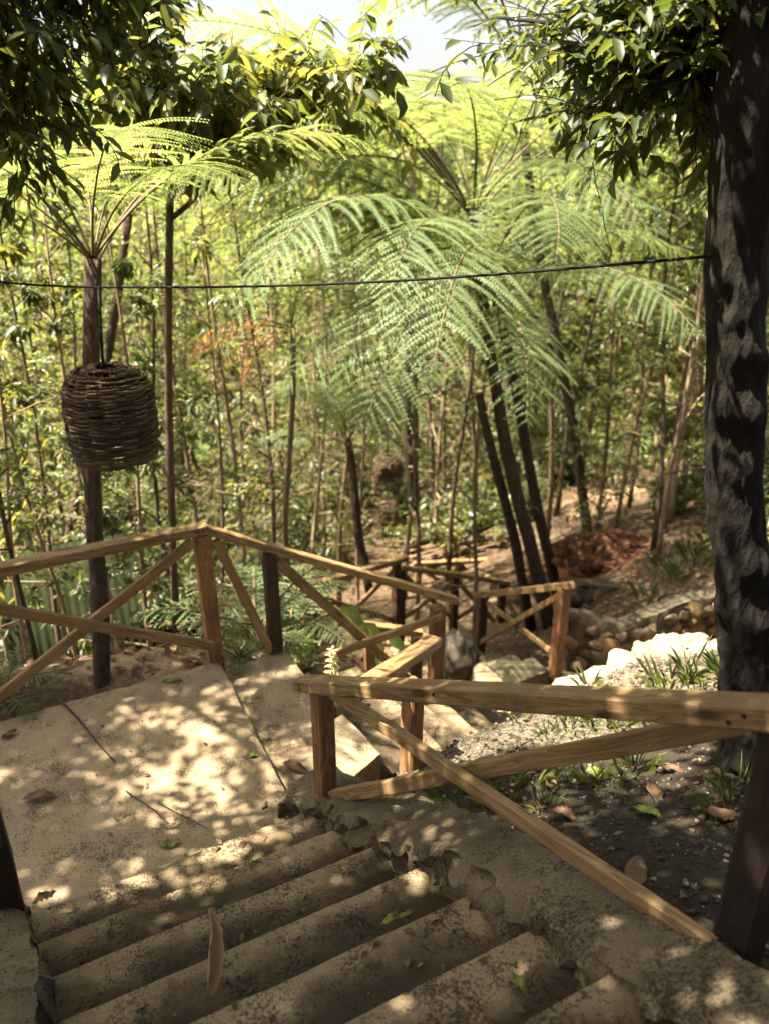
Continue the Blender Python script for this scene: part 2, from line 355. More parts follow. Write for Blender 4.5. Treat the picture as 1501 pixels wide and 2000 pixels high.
LEAF8 = (np.array([[0, 0, 0], [.36, .5, .05], [.38, 0, -.07], [.36, -.5, .05], [.72, .34, -.03], [.74, 0, -.13], [.72, -.34, -.03], [1, 0, -.22]]),
         [0, 2, 1, 0, 3, 2, 1, 2, 5, 4, 2, 3, 6, 5, 4, 5, 7, 5, 6, 7], [3, 3, 4, 4, 3, 3])
LEAF4 = (np.array([[0, 0, 0], [.45, .5, .06], [1, 0, -.12], [.45, -.5, .06]]), [0, 3, 2, 0, 2, 1], [3, 3])
def unit(a): return a / np.maximum(np.linalg.norm(a, axis=-1, keepdims=True), 1e-9)
def leaves(name, pos, dr, up, size, mat, width=.42, tmpl=LEAF8):
    pos = np.asarray(pos, float); dr = unit(np.asarray(dr, float)); up = np.asarray(up, float); size = np.asarray(size, float)
    sd = unit(np.cross(up, dr)); nn = np.cross(dr, sd)
    T = tmpl[0]; w = np.asarray(width) if hasattr(width, '__len__') else np.full(len(pos), width)
    V = pos[:, None, :] + size[:, None, None] * (T[None, :, 0:1] * dr[:, None, :] + T[None, :, 1:2] * w[:, None, None] * sd[:, None, :] + T[None, :, 2:3] * nn[:, None, :])
    return mesh_tiled(name, V, tmpl[1], tmpl[2], mat)

# ------------------------------------------------------------------ the ground
CTRL = [  # x, y, z: surveyed heights of the slope
    (-.2, -1.2, 1.15), (-1.2, -.4, 1.0), (.3, 1.2, .55), (-.6, 1.6, .25), (-.9, 2.6, -.35), (-1.6, 3.2, -.35), (-.6, 3.6, -.4), (-2.6, 2.8, -.3),
    (-1.9, 1.3, .75), (-3.0, .8, .9), (-2.2, 2.1, .12), (-4.5, 2.0, .4), (-1.4, .6, 1.15), (-2.5, -1, 1.6),
    (.12, 3.05, .08), (.45, 2.5, .45), (.85, 1.9, .78), (1.25, 1.3, 1.05), (1.9, .2, 1.7), (1.6, 2.2, .72), (1.7, 2.95, .5), (1.0, 3.2, .22), (.5, 3.6, .02), (.2, 3.62, -.1),
    (.75, 4.1, -.1), (1.4, 4.5, -.1), (2.3, 4.6, .05), (1.6, 3.8, .15), (3.2, 3.0, .8), (3.5, 4.6, .4), (5, 3, 1.5), (4.5, 1, 2.2),
    (-1.5, 4.75, -.12), (-2.4, 4.45, -.12), (-3.3, 4.2, -.15), (-1.0, 5.0, -.35), (-1.9, 5.6, -.75), (-3.0, 6.0, -1.4), (-4.6, 5.2, -.9),
    (-2.2, 7.2, -2.3), (-3.4, 8.6, -3.2), (-.4, 6.6, -1.6), (-.6, 8.4, -2.85), (-5.5, 9, -3.0),
    (.6, 6.4, -1.7), (1.4, 6.4, -2.0), (2.4, 6.4, -2.0), (3.4, 6.6, -1.9), (3.0, 5.6, -1.2), (1.6, 5.4, -1.9), (.6, 5.2, -1.3),
    (.2, 9.8, -3.25), (1.2, 10.6, -3.4), (1.0, 8.6, -2.7), (2.2, 8.6, -2.05), (1.9, 9.6, -2.7), (2.6, 7.8, -1.5), (3.6, 7.9, -1.3), (5.2, 7.4, -.7), (2.6, 9.2, -2.0),
    (3.0, 10.2, -2.1), (3.4, 12, -2.5), (4.3, 14.5, -2.95), (6.5, 11, -1.6), (7.5, 15, -2.4), (1.4, 13, -3.7), (0, 13, -4.0), (-2, 12, -4.0), (-5, 13, -4.3),
    (2.5, 16, -3.9), (0, 17, -4.9), (-4, 18, -5.2), (6, 19, -3.6), (-8, 12, -3.4), (10, 8, -.2), (-8, 4, .2), (9, 20, -3.2), (-9, 20, -5.4), (2, 22, -5.2), (0, -6, 2.6), (-6, -5, 2.6), (6, -5, 3.4)]
CT = np.array(CTRL, float)
def _tps(d2): return np.where(d2 > 1e-12, .5 * d2 * np.log(np.maximum(d2, 1e-12)), 0)
_n = len(CT); _D = ((CT[:, None, :2] - CT[None, :, :2]) ** 2).sum(-1)
_A = np.zeros((_n + 3, _n + 3)); _A[:_n, :_n] = _tps(_D) + np.eye(_n) * .02; _A[:_n, _n] = 1; _A[:_n, _n + 1:] = CT[:, :2]; _A[_n, :_n] = 1; _A[_n + 1:, :_n] = CT[:, :2].T
_W = np.linalg.solve(_A, np.concatenate([CT[:, 2], [0, 0, 0]]))
def sst(a, b, x):
    t = np.clip((x - a) / (b - a), 0, 1); return t * t * (3 - 2 * t)
def far_height(x, y):
    prof = np.interp(y, [0, 14, 22, 45, 62, 90, 120, 160, 260, 600], [2, -3.6, -5.4, -13, -11, -4, 1.5, 4, 2, -30])
    right = sst(8, 60, x) * sst(50, 110, y)
    prof = prof - right * 9
    mnt = sst(700, 2300, y) * (1 - sst(2300, 5000, y)) * (25 + 55 * np.exp(-((x - 900) / 600.) ** 2) + 14 * np.sin(x / 170.) + 8 * np.sin(x / 61. + 1)) + sst(600, 1400, y) * 30
    return prof + mnt + 1.2 * np.sin(x * .13 + 1) * np.sin(y * .11) * sst(25, 60, y)
def ground(x, y):
    x = np.atleast_1d(np.asarray(x, float)); y = np.atleast_1d(np.asarray(y, float))
    xc = np.clip(x, -10, 11); yc = np.clip(y, -7, 23)
    d2 = (xc[..., None] - CT[:, 0]) ** 2 + (yc[..., None] - CT[:, 1]) ** 2
    h = (_tps(d2) * _W[:_n]).sum(-1) + _W[_n] + _W[_n + 1] * xc + _W[_n + 2] * yc
    # the stepped path is dug into the slope
    for (ax, ay, bx, by, za, zb, w) in DIG:
        L = math.hypot(bx - ax, by - ay); ux, uy = (bx - ax) / L, (by - ay) / L
        s = (x - ax) * ux + (y - ay) * uy; q = np.abs(-(x - ax) * uy + (y - ay) * ux)
        floor = za + (zb - za) * np.clip(s / L, 0, 1)
        m = (1 - sst(w, w + .22, q)) * sst(-.25, 0, s) * (1 - sst(L, L + .25, s))
        h = np.where(m > 0, np.minimum(h, h + (floor - h) * m), h)
    wfar = np.maximum(sst(15, 25, y), sst(7, 16, np.abs(x)) * sst(3, 14, y))
    h = h * (1 - wfar) + far_height(x, y) * wfar
    near = 1 - sst(15, 30, np.hypot(x, y))
    h = h + near * (.022 * np.sin(3.1 * x + 1.3 * np.sin(2.2 * y)) * np.sin(3.7 * y + .9) + .012 * np.sin(9 * x + 2 * y) * np.sin(8 * y - 3 * x))
    return h
def gz(x, y): return float(ground(x, y)[0])
D2 = Vector((.86, .51, 0)).normalized(); N2 = Vector((-D2.y, D2.x, 0))
D3 = Vector((-.45, .893, 0)); N3 = Vector((D3.y, -D3.x, 0))
DIG = [(-.55, 4.15, 1.9, 5.75, -.35, -2.2, .62), (1.1, 6.3, 2.6, 6.3, -2.1, -2.1, .6), (1.2, 6.4, -.1, 9.2, -2.1, -3.4, .65),
       (-.6, 9.6, 2.2, 10.4, -3.35, -3.5, .5), (1.7, 6.3, 4.4, 6.6, -2.1, -2.0, .8)]
def build_ground():
    def axis(lo, hi, step, f0, f1, g):
        a = list(np.arange(lo, hi, step)); s = step
        while a[-1] < f1: s *= g; a.append(a[-1] + s)
        b = []; s = step; q = lo
        while q > f0: s *= g; q -= s; b.append(q)
        return np.array(b[::-1] + a)
    xs = axis(-6, 7, .09, -5000, 5000, 1.16); ys = axis(-2, 14, .09, -60, 6500, 1.14)
    X, Y = np.meshgrid(xs, ys); Z = np.zeros_like(X)
    for i in range(0, len(ys), 40): Z[i:i + 40] = ground(X[i:i + 40].ravel(), Y[i:i + 40].ravel()).reshape(X[i:i + 40].shape)
    nx, ny = len(xs), len(ys)
    V = np.stack([X, Y, Z], -1).reshape(-1, 3)
    i = (np.arange(ny - 1)[:, None] * nx + np.arange(nx - 1)[None, :]).reshape(-1)
    F = np.stack([i, i + 1, i + nx + 1, i + nx], -1)
    me = bpy.data.meshes.new('ground'); me.vertices.add(len(V)); me.vertices.foreach_set('co', V.reshape(-1).astype(np.float32))
    me.loops.add(F.size); me.loops.foreach_set('vertex_index', F.reshape(-1).astype(np.int32))
    me.polygons.add(len(F)); me.polygons.foreach_set('loop_start', (np.arange(len(F)) * 4).astype(np.int32)); me.polygons.foreach_set('loop_total', np.full(len(F), 4, np.int32))
    me.update(calc_edges=True); me.shade_smooth()
    x, y = V[:, 0], V[:, 1]
    bank = sst(-.1, .2, x) * (1 - sst(5.2, 6.2, y)) * (1 - sst(3.5, 5, x))
    red = np.exp(-(((x - 2.9) / .9) ** 2 + ((y - 10.0) / 1.0) ** 2) * 1.2)
    soil = sst(.1, .35, x) * (1 - sst(5, 6, x)) * (1 - sst(-.15, .15, y - 3.35 - .14 * x))  # edge follows the sun patch: shade painted into the dark soil
    pale = np.maximum(np.exp(-(((x - 4.2) / 1.0) ** 2 + ((y - 14.3) / 1.5) ** 2)), np.exp(-(((x - 1.0) / 1.6) ** 2 + ((y - 10.3) / 1.2) ** 2)))
    pale = np.maximum(pale, .9 * np.exp(-(((x + 1.8) / 1.2) ** 2 + ((y - 4.8) / .5) ** 2)))
    green = sst(26, 50, y)
    for nm, a in (('gravel', bank), ('redsoil', red), ('palesoil', pale), ('green', green), ('humus_shade', soil)):
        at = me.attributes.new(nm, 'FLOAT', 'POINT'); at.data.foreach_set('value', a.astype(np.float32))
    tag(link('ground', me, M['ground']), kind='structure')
build_ground()

# ------------------------------------------------------------------ concrete: landing, steps, kerbs
def block(corners, ztop, zbot, nu, nv, amp=.006, edge=.012, seed=0, tilt=0.0):
    """a slab with a worn top: corners in plan (4), counter-clockwise; returns vertices and faces"""
    c = [Vector((p[0], p[1], 0)) for p in corners]; vs = []; fs = []
    for j in range(nv + 1):
        for i in range(nu + 1):
            u, v = i / nu, j / nv
            p = c[0] * (1 - u) * (1 - v) + c[1] * u * (1 - v) + c[2] * u * v + c[3] * (1 - u) * v
            rim = i in (0, nu) or j in (0, nv)
            z = ztop + amp * noise.noise(Vector((p.x * 3, p.y * 3, seed))) + amp * .6 * noise.noise(Vector((p.x * 11, p.y * 11, seed + 5)))
            if rim:
                z -= edge * (.6 + .8 * abs(noise.noise(Vector((p.x * 7, p.y * 7, seed + 9)))))
                d = Vector((noise.noise(Vector((p.x * 5, p.y * 5, seed + 2))), noise.noise(Vector((p.x * 5, p.y * 5, seed + 3))), 0)) * edge * 1.2
                p = p + d
            vs.append((p.x, p.y, z))
    W = nu + 1
    for j in range(nv):
        for i in range(nu): fs.append((j * W + i, j * W + i + 1, (j + 1) * W + i + 1, (j + 1) * W + i))
    ring = [i for i in range(nu + 1)] + [j * W + nu for j in range(1, nv + 1)] + [nv * W + i for i in range(nu - 1, -1, -1)] + [j * W for j in range(nv - 1, 0, -1)]
    b0 = len(vs)
    for k in ring: vs.append((vs[k][0], vs[k][1], zbot))
    n = len(ring)
    for k in range(n): fs.append((ring[k], b0 + k, b0 + (k + 1) % n, ring[(k + 1) % n]))
    return vs, fs
def add_block(name, corners, zt, zb, nu, nv, mat, parent=None, off=(0, 0, 0), **kw):
    mb = MB(off); mb.quadmesh(*block(corners, zt, zb, nu, nv, **kw)); o = mb.build(name, mat, parent, 'edges')
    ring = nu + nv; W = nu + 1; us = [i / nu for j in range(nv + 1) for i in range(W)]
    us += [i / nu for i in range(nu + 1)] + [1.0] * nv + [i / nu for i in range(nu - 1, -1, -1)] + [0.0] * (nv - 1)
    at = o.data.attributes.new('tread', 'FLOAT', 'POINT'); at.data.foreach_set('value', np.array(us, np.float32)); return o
tag(add_block('landing', [(-2.6, 1.9), (-.40, 3.07), (-1.07, 4.5), (-3.35, 3.3)], 0, -.5, 70, 46, M['concrete'], amp=.008, edge=.01, seed=1), kind='structure')
tag(add_block('lower_landing', [(-.43, 3.25), (-.02, 3.70), (-.70, 4.78), (-1.1, 4.46)], -.085, -.6, 16, 36, M['concrete'], amp=.008, edge=.012, seed=2), kind='structure')

st = empty('concrete_stairs', (-.5, 2.3, .0), 'worn flight of sandy concrete steps descending from the foreground to the landing', 'stairs', 'flights of concrete steps')
def lerp2(a, b, t): return (a[0] + (b[0] - a[0]) * t, a[1] + (b[1] - a[1]) * t)
RA, RB = (-.363, 3.04), (.55, 1.48)       # inner line of the right kerb
LA, LB = (-1.465, 2.457), (-.535, .90)    # inner line of the left kerb
for i in range(10):
    tr, tr2 = i / 6.0, (i + 1.12) / 6.0
    a = lerp2(RA, RB, tr); b = lerp2(LA, LB, tr); a2 = lerp2(RA, RB, tr2); b2 = lerp2(LA, LB, tr2)
    ext = lambda p, q, e: (p[0] + (p[0] - q[0]) * e, p[1] + (p[1] - q[1]) * e)
    A, B, A2, B2 = ext(a, b, .10), ext(b, a, .06), ext(a2, b2, .10), ext(b2, a2, .06)
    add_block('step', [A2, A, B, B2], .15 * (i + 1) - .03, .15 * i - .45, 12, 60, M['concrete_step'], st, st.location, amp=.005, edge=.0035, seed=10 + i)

def sweep_wall(name, rows, mat, parent=None, amp=.02, seed=0, n=46, off=(0, 0, 0), label=None, cat=None, group=None):
    """rows: (inner xy, outer xy, z top, z bottom) along the wall"""
    mb = MB(off); prof = [(0, k / 12) for k in range(12)] + [(.03, .96), (.1, 1), (.2, 1), (.3, 1), (.4, 1), (.5, 1.0), (.6, 1), (.7, 1), (.8, 1), (.9, 1), (.97, .95), (1, .7), (1, .35), (1, 0)]
    vs = []; m = len(prof); rows = list(rows); segs = len(rows) - 1
    for i in range(n + 1):
        t = i / n * segs; k = min(int(t), segs - 1); f = t - k; r0, r1 = rows[k], rows[k + 1]
        I = Vector(lerp2(r0[0], r1[0], f)).to_3d(); O = Vector(lerp2(r0[1], r1[1], f)).to_3d()
        zt = r0[2] + (r1[2] - r0[2]) * f; zb = r0[3] + (r1[3] - r0[3]) * f
        for (w, h) in prof:
            p = I + (O - I) * w; z = zb + (zt - zb) * h
            q = Vector((p.x * 6, p.y * 6, z * 6 + seed))
            d = Vector((noise.noise(q), noise.noise(q + Vector((9, 0, 0))), noise.noise(q + Vector((0, 7, 0))) * .8)) * amp
            q2 = q * 3.1
            d += Vector((noise.noise(q2), noise.noise(q2 + Vector((4, 0, 0))), noise.noise(q2 + Vector((0, 3, 0))) * .7)) * amp * .7
            q3 = q * 7.3; d += Vector((noise.noise(q3), noise.noise(q3 + Vector((4, 0, 0))), noise.noise(q3) * .6)) * amp * .35
            if w < .1 or w > .9:   # rubble faces are pitted
                pit = max(0, noise.noise(q * 1.9 + Vector((31, 0, 0))) - .05) * amp * 2.2; d += (O - I).normalized() * (pit if w < .5 else -pit)
            if .08 < w < .92: d *= .38
            vs.append((p.x + d.x, p.y + d.y, z + d.z))
    fs = []
    for i in range(n):
        for j in range(m - 1):
            a = i * m + j; fs.append((a, a + 1, a + m + 1, a + m))
    fs.append(tuple(range(m))); fs.append(tuple(n * m + j for j in reversed(range(m))))
    mb.quadmesh(vs, fs); o = mb.build(name, mat, parent, 'edges')
    if label: tag(o, label, cat, group)
    return o
sweep_wall('kerb_wall', [((-.52, 3.12), (-.30, 3.42), .13, -.5), ((-.33, 2.98), (-.07, 3.13), .23, -.5), ((-.09, 2.56), (.17, 2.74), .51, -.1), ((.22, 2.13), (.46, 2.30), .78, .2), ((.65, 1.40), (.86, 1.53), 1.13, .6), ((1.30, .2), (1.52, .3), 1.76, 1.1)],
           M['concrete_wall'], amp=.045, seed=3, n=170, label='rough crumbling kerb wall sloping down the right side of the foreground steps', cat='wall')
sweep_wall('kerb_wall', [((-1.78, 2.62), (-1.50, 2.50), .12, -.4), ((-1.68, 2.42), (-1.42, 2.36), .27, -.4), ((-1.46, 1.98), (-1.17, 1.99), .50, -.2), ((-1.24, 1.55), (-.96, 1.56), .74, 0), ((-.9, .9), (-.6, .95), 1.1, .3)],
           M['concrete_wall'], amp=.04, seed=7, n=110, label='shaded kerb wall at the lower left edge of the foreground steps', cat='wall')

# second and third flights
st2 = empty('concrete_stairs', (.3, 5.0, -1.0), 'second flight of steps dropping right from the lower slab between railings', 'stairs', 'flights of concrete steps')
L2, R2 = Vector((-.70, 4.78, 0)), Vector((-.02, 3.70, 0))
for i in range(10):
    a = L2 + D2 * (.29 * i - .05); b = R2 + D2 * (.29 * i - .05); a2 = L2 + D2 * (.29 * (i + 1)); b2 = R2 + D2 * (.29 * (i + 1))
    z = -.085 - .17 * (i + 1)
    add_block('step', [b[:2], b2[:2], a2[:2], a[:2]], z, z - .5, 8, 30, M['concrete_step'], st2, st2.location, amp=.012, edge=.02, seed=30 + i)
tag(add_block('lower_landing', [(1.0, 5.9), (2.5, 5.2), (3.6, 6.9), (.9, 7.3)], -1.86, -2.3, 30, 20, M['concrete'], amp=.01, edge=.012, seed=4), kind='structure')
st3 = empty('concrete_stairs', (1.0, 7.6, -2.2), 'third flight of steps beside the short X braced railing below the bend', 'stairs', 'flights of concrete steps')
S3 = Vector((1.62, 6.80, 0))
for i in range(8):
    a = S3 + D3 * (.30 * i); a2 = S3 + D3 * (.30 * (i + 1) + .04); b = a - N3 * 1.35; b2 = a2 - N3 * 1.35
    z = -1.86 - .155 * (i + 1)
    add_block('step', [a[:2], a2[:2], b2[:2], b[:2]], z, z - .5, 8, 26, M['concrete_step'], st3, st3.location, amp=.012, edge=.02, seed=50 + i)
for i in range(5):
    a = S3 + D3 * (.31 * i + .02) + N3 * .02; a2 = a + D3 * .29; b = a - N3 * .34; b2 = a2 - N3 * .34
    z = -1.66 - .15 * i
    add_block('kerb_block', [a[:2], a2[:2], b2[:2], b[:2]], z, z - .6, 6, 6, M['concrete_shade'], st3, st3.location, amp=.02, edge=.02, seed=70 + i)

# ------------------------------------------------------------------ timber railings
def beam(parent, name, a, b, w, h, mat, up=(0, 0, 1), seed=0, warp=.004, ch=.006):
    a = Vector(a); b = Vector(b); L = (b - a).length; x = (b - a).normalized(); u = Vector(up)
    y = u.cross(x); y = y.normalized() if y.length > 1e-4 else Vector((0, 1, 0)); z = x.cross(y)
    sec = [(-w / 2 + ch, -h / 2), (w / 2 - ch, -h / 2), (w / 2, -h / 2 + ch), (w / 2, h / 2 - ch), (w / 2 - ch, h / 2), (-w / 2 + ch, h / 2), (-w / 2, h / 2 - ch), (-w / 2, -h / 2 + ch)]
    vs = []; fs = []; k = max(2, int(L / .12)); rs = seed * 7.3 + a.x * 5 + a.y * 3
    for i in range(k + 1):
        s = i / k * L; wy = warp * noise.noise(Vector((s * 1.5, rs, 0))); wz = warp * noise.noise(Vector((s * 1.5, rs, 5)))
        for j, (p, q) in enumerate(sec):
            e = .0025 * noise.noise(Vector((s * 9, rs + j, 2)))
            en = .002 if i in (0, k) else 0
            vs.append((s + (en if i == 0 else -en), (p + wy) * (1 - en * 10) + e, (q + wz) * (1 - en * 10) + e))
    for i in range(k):
        for j in range(8):
            q = i * 8; jj = (j + 1) % 8; fs.append((q + j, q + 8 + j, q + 8 + jj, q + jj))
    fs.append(tuple(range(8))); fs.append(tuple(k * 8 + j for j in reversed(range(8))))
    me = bpy.data.meshes.new(name); me.from_pydata(vs, [], fs); me.update()
    o = link(name, me, mat, parent)
    m = Matrix((x, y, z)).transposed().to_4x4(); m.translation = a - parent.location
    o.matrix_local = m
    return o
def post(parent, base, zt, w, mat, face=(1, 0, 0), lean=(0, 0), d=None):
    b = Vector(base); t = Vector((b.x + lean[0], b.y + lean[1], zt))
    return beam(parent, 'post', b, t, d or w, w, mat, up=face, seed=3, warp=.006, ch=.009)
WR, WP, WD = M['wood_rail'], M['wood_post'], M['wood_dark']

# railing along the far edge of the landing, turning down beside the second flight
fa = empty('wooden_railing', (-1.1, 4.55, -.05), 'golden timber railing with X braces and an apex post along the landing edge', 'railing', 'timber railings along the stepped path')
U = Vector((.88, .475, 0)).normalized(); V_ = Vector((-U.y, U.x, 0)); A0 = Vector((-1.10, 4.55, 0))
def fp(k, z, o=0.0): return A0 + U * k + V_ * o + Vector((0, 0, z))
post(fa, fp(0, -.4), .885, .10, WP, U, (-.02, 0), .09)
post(fa, fp(-1.42, -.4), .88, .09, WP, U)
post(fa, fp(-2.9, -.4), .88, .09, WP, U)
post(fa, fp(.41, -.6), .66, .085, WD, U)
post(fa, fp(1.70, -2.0), -.09, .10, WP, U)
beam(fa, 'top_rail', fp(-3.1, .915), fp(.02, .925), .09, .062, WR, seed=1)
beam(fa, 'top_rail', fp(-.01, .925, .003), fp(1.86, -.08), .075, .055, WR, seed=2)
beam(fa, 'brace', fp(-1.42, .83, -.055), fp(-.03, .12, -.055), .035, .065, WR, seed=4)
beam(fa, 'brace', fp(-1.42, .06, -.02), fp(-.08, .86, -.02), .035, .065, WR, seed=5)
beam(fa, 'brace', fp(-2.85, .1, -.02), fp(-1.5, .84, -.02), .035, .065, WR, seed=5)
beam(fa, 'brace', fp(.06, .84, -.02), fp(.37, -.06, -.02), .035, .06, WR, seed=6)
beam(fa, 'brace', fp(.45, .60, -.02), fp(1.66, -.92, -.02), .035, .07, WR, seed=7)
beam(fa, 'brace', fp(.50, -.22, -.065), fp(1.70, -.14, -.065), .035, .06, WR, seed=8)

# near railing on the kerb wall, with a short return rail to the next post
fc = empty('wooden_railing', (-.29, 3.1, .15), 'nearest timber railing on the right kerb wall with a thick grained top rail', 'railing', 'timber railings along the stepped path')
p630 = P(637, 1562, .15); pRb = Vector((.93, 1.53, 1.0)); pRt = Vector((.90, 1.50, 1.86))
W = (pRb - p630); W.z = 0; W.normalize()
post(fc, p630 - Vector((0, 0, .15)), .835, .085, WP, W, (-.005, 0))
beam(fc, 'post', pRb - Vector((0, 0, .25)), pRt + Vector((0.02, 0, .0)), .105, .105, M['wood_shade_black'], up=W, warp=.008, ch=.012)
rl0 = PY(592, 1335, 3.14); rl1 = PY(1500, 1392, 1.49)
RD = (rl1 - rl0).normalized()
beam(fc, 'top_rail', rl0, rl1 + RD * .9, .088, .062, WR, seed=11, warp=.003)
beam(fc, 'brace', PY(648, 1349, 3.0), PY(1398, 1856, 1.50), .038, .062, WR, seed=12)
beam(fc, 'brace', PY(650, 1556, 3.02), PY(1455, 1408, 1.62), .038, .064, WR, seed=13)
p800 = P(798, 1512, -.13)
post(fc, p800 - Vector((0, 0, .3)), .48, .105, WP, W, (.02, 0), .085)
r0 = Vector((p630.x + .02, p630.y + .02, .66)); q1 = PY(848, 1252, 4.05)
beam(fc, 'return_rail', r0, q1, .095, .062, WR, seed=14)
def nail(parent, p, n):
    mb = MB(parent.location); n = Vector(n).normalized(); mb.tube([Vector(p) - n * .004, Vector(p) + n * .0035], .0055, 8); mb.build('nail', M['cable'], parent, False)
fn = RD.cross(Vector((0, 0, 1))).normalized(); fn = fn if fn.y < 0 else -fn
for t_, dz in ((.02, .012), (.022, -.014), (.47, .01), (.985, .008), (.97, -.012)): nail(fc, rl0.lerp(rl1, t_) + fn * .044 + Vector((0, 0, dz)), fn)
for k_, z_ in ((-.02, .925), (-.06, .93), (.05, .90)): nail(fa, fp(k_, z_, -.046), -V_)
# dark post at the left edge of the foreground
fl = empty('railing_post', (-1.5, 2.35, .2), 'dark foreground railing post standing on the left kerb wall', 'post')
pl = P(40, 1795, .2); beam(fl, 'post', pl - Vector((.04, 0, .2)), Vector((pl.x - .04, pl.y - .02, 1.25)), .12, .12, M['wood_shade_black'], up=(.88, .47, 0), warp=.008)

def rail_run(label, posts, braces=True, mat=WR, pm=WP, ext=(.12, .12), rw=.09, pw=.105, bw=.075, skip=()):
    """posts: (foot, top z); a straight-topped railing with an X between neighbouring posts"""
    c = Vector(posts[0][0]); e = empty('wooden_railing', c, label, 'railing', 'timber railings along the stepped path')
    tops = []
    for i, (f, zt) in enumerate(posts):
        f = Vector(f); d = (Vector(posts[min(i + 1, len(posts) - 1)][0]) - Vector(posts[max(i - 1, 0)][0])); d.z = 0
        if i not in skip: post(e, f - Vector((0, 0, .25)), zt, pw, pm if i % 2 == 0 else WD, d)
        tops.append(Vector((f.x, f.y, zt + .03)))
    for i in range(len(tops) - 1):
        a, b = tops[i], tops[i + 1]; d = (b - a).normalized()
        beam(e, 'top_rail', a - d * (ext[0] if i == 0 else -.004), b + d * (ext[1] if i == len(tops) - 2 else -.004), rw, .07, mat, seed=i)
        if braces:
            fa_, fb_ = Vector(posts[i][0]), Vector(posts[i + 1][0]); n = Vector((-d.y, d.x, 0)).normalized()
            beam(e, 'brace', a - Vector((0, 0, .09)) + n * .02 + d * .03, fb_ + Vector((0, 0, .1)) + n * .02, .03, bw, mat, seed=i + 20)
            beam(e, 'brace', fa_ + Vector((0, 0, .1)) - n * .02, b - Vector((0, 0, .09)) - n * .02 - d * .03, .03, bw, mat, seed=i + 30)
    return e
def pp(bx, by, ty, Y):
    b = PY(bx, by, Y); t = PY(bx, ty, Y); return (b, t.z)
e1 = pp(1085, 1300, 1150, 6.91); e2 = pp(935, 1270, 1166, 8.2)
rail_run('short pale railing with one big X brace left of the rubble wall', [e1, e2], ext=(.12, .12), rw=.08, pw=.11, bw=.06)
rail_run('weathered railing rising to a dark post behind the descending handrail', [pp(600, 1292, 1152, 8.7), pp(773, 1226, 1100, 9.8)], ext=(.1, .2), rw=.09)
rail_run('thin railing sloping down right beyond the weathered railing', [pp(781, 1222, 1112, 9.9), pp(884, 1222, 1126, 10.4), pp(974, 1236, 1140, 10.8)], ext=(.0, .12), pm=WD)
rail_run('slanting railing running up to a dark end post by the red soil', [pp(958, 1216, 1128, 11.2), pp(1040, 1184, 1110, 11.0), pp(1116, 1156, 1096, 10.7)], ext=(.15, .15), pm=WD)
rail_run('level pale railing in the middle distance under the branch pile', [pp(815, 1180, 1104, 12.6), pp(896, 1172, 1100, 12.8), pp(952, 1168, 1097, 13.0)], ext=(.1, .12))
rail_run('farthest railing climbing right past the stacked branches', [pp(830, 1130, 1072, 14.2), pp(905, 1096, 1038, 14.8), pp(978, 1064, 1005, 15.4)], ext=(.3, .25), rw=.08)
rail_run('low cross rail half hidden behind the broad plants', [pp(722, 1290, 1228, 6.9), pp(812, 1300, 1240, 7.0)], braces=False, ext=(.05, .05))

# ------------------------------------------------------------------ rubble walls, rocks, log
def rock_mesh(seed, s=(1, 1, 1), sub=3, amp=.28, cut=9):
    bm = bmesh.new(); bmesh.ops.create_icosphere(bm, subdivisions=sub, radius=1)
    for v in bm.verts:
        p = v.co.copy(); q = p * 1.3 + Vector((seed * 3.7, seed * 1.9, 0))
        d = 1 + amp * noise.noise(q) + amp * .45 * noise.noise(q * 2.7) + amp * .2 * noise.noise(q * 6)
        v.co = Vector((p.x * s[0], p.y * s[1], p.z * s[2])) * d
    rg = random.Random(int(seed * 1000))
    for _ in range(cut):      # broken flat faces
        n = Vector((rg.gauss(0, 1), rg.gauss(0, 1), rg.gauss(0, 1))).normalized(); e = max(v.co.dot(n) for v in bm.verts) * rg.uniform(.55, .82)
        for v in bm.verts:
            k = v.co.dot(n) - e
            if k > 0: v.co -= n * k * .92
    vs = [v.co.copy() for v in bm.verts]; fs = [tuple(v.index for v in f.verts) for f in bm.faces]; bm.free()
    return vs, fs
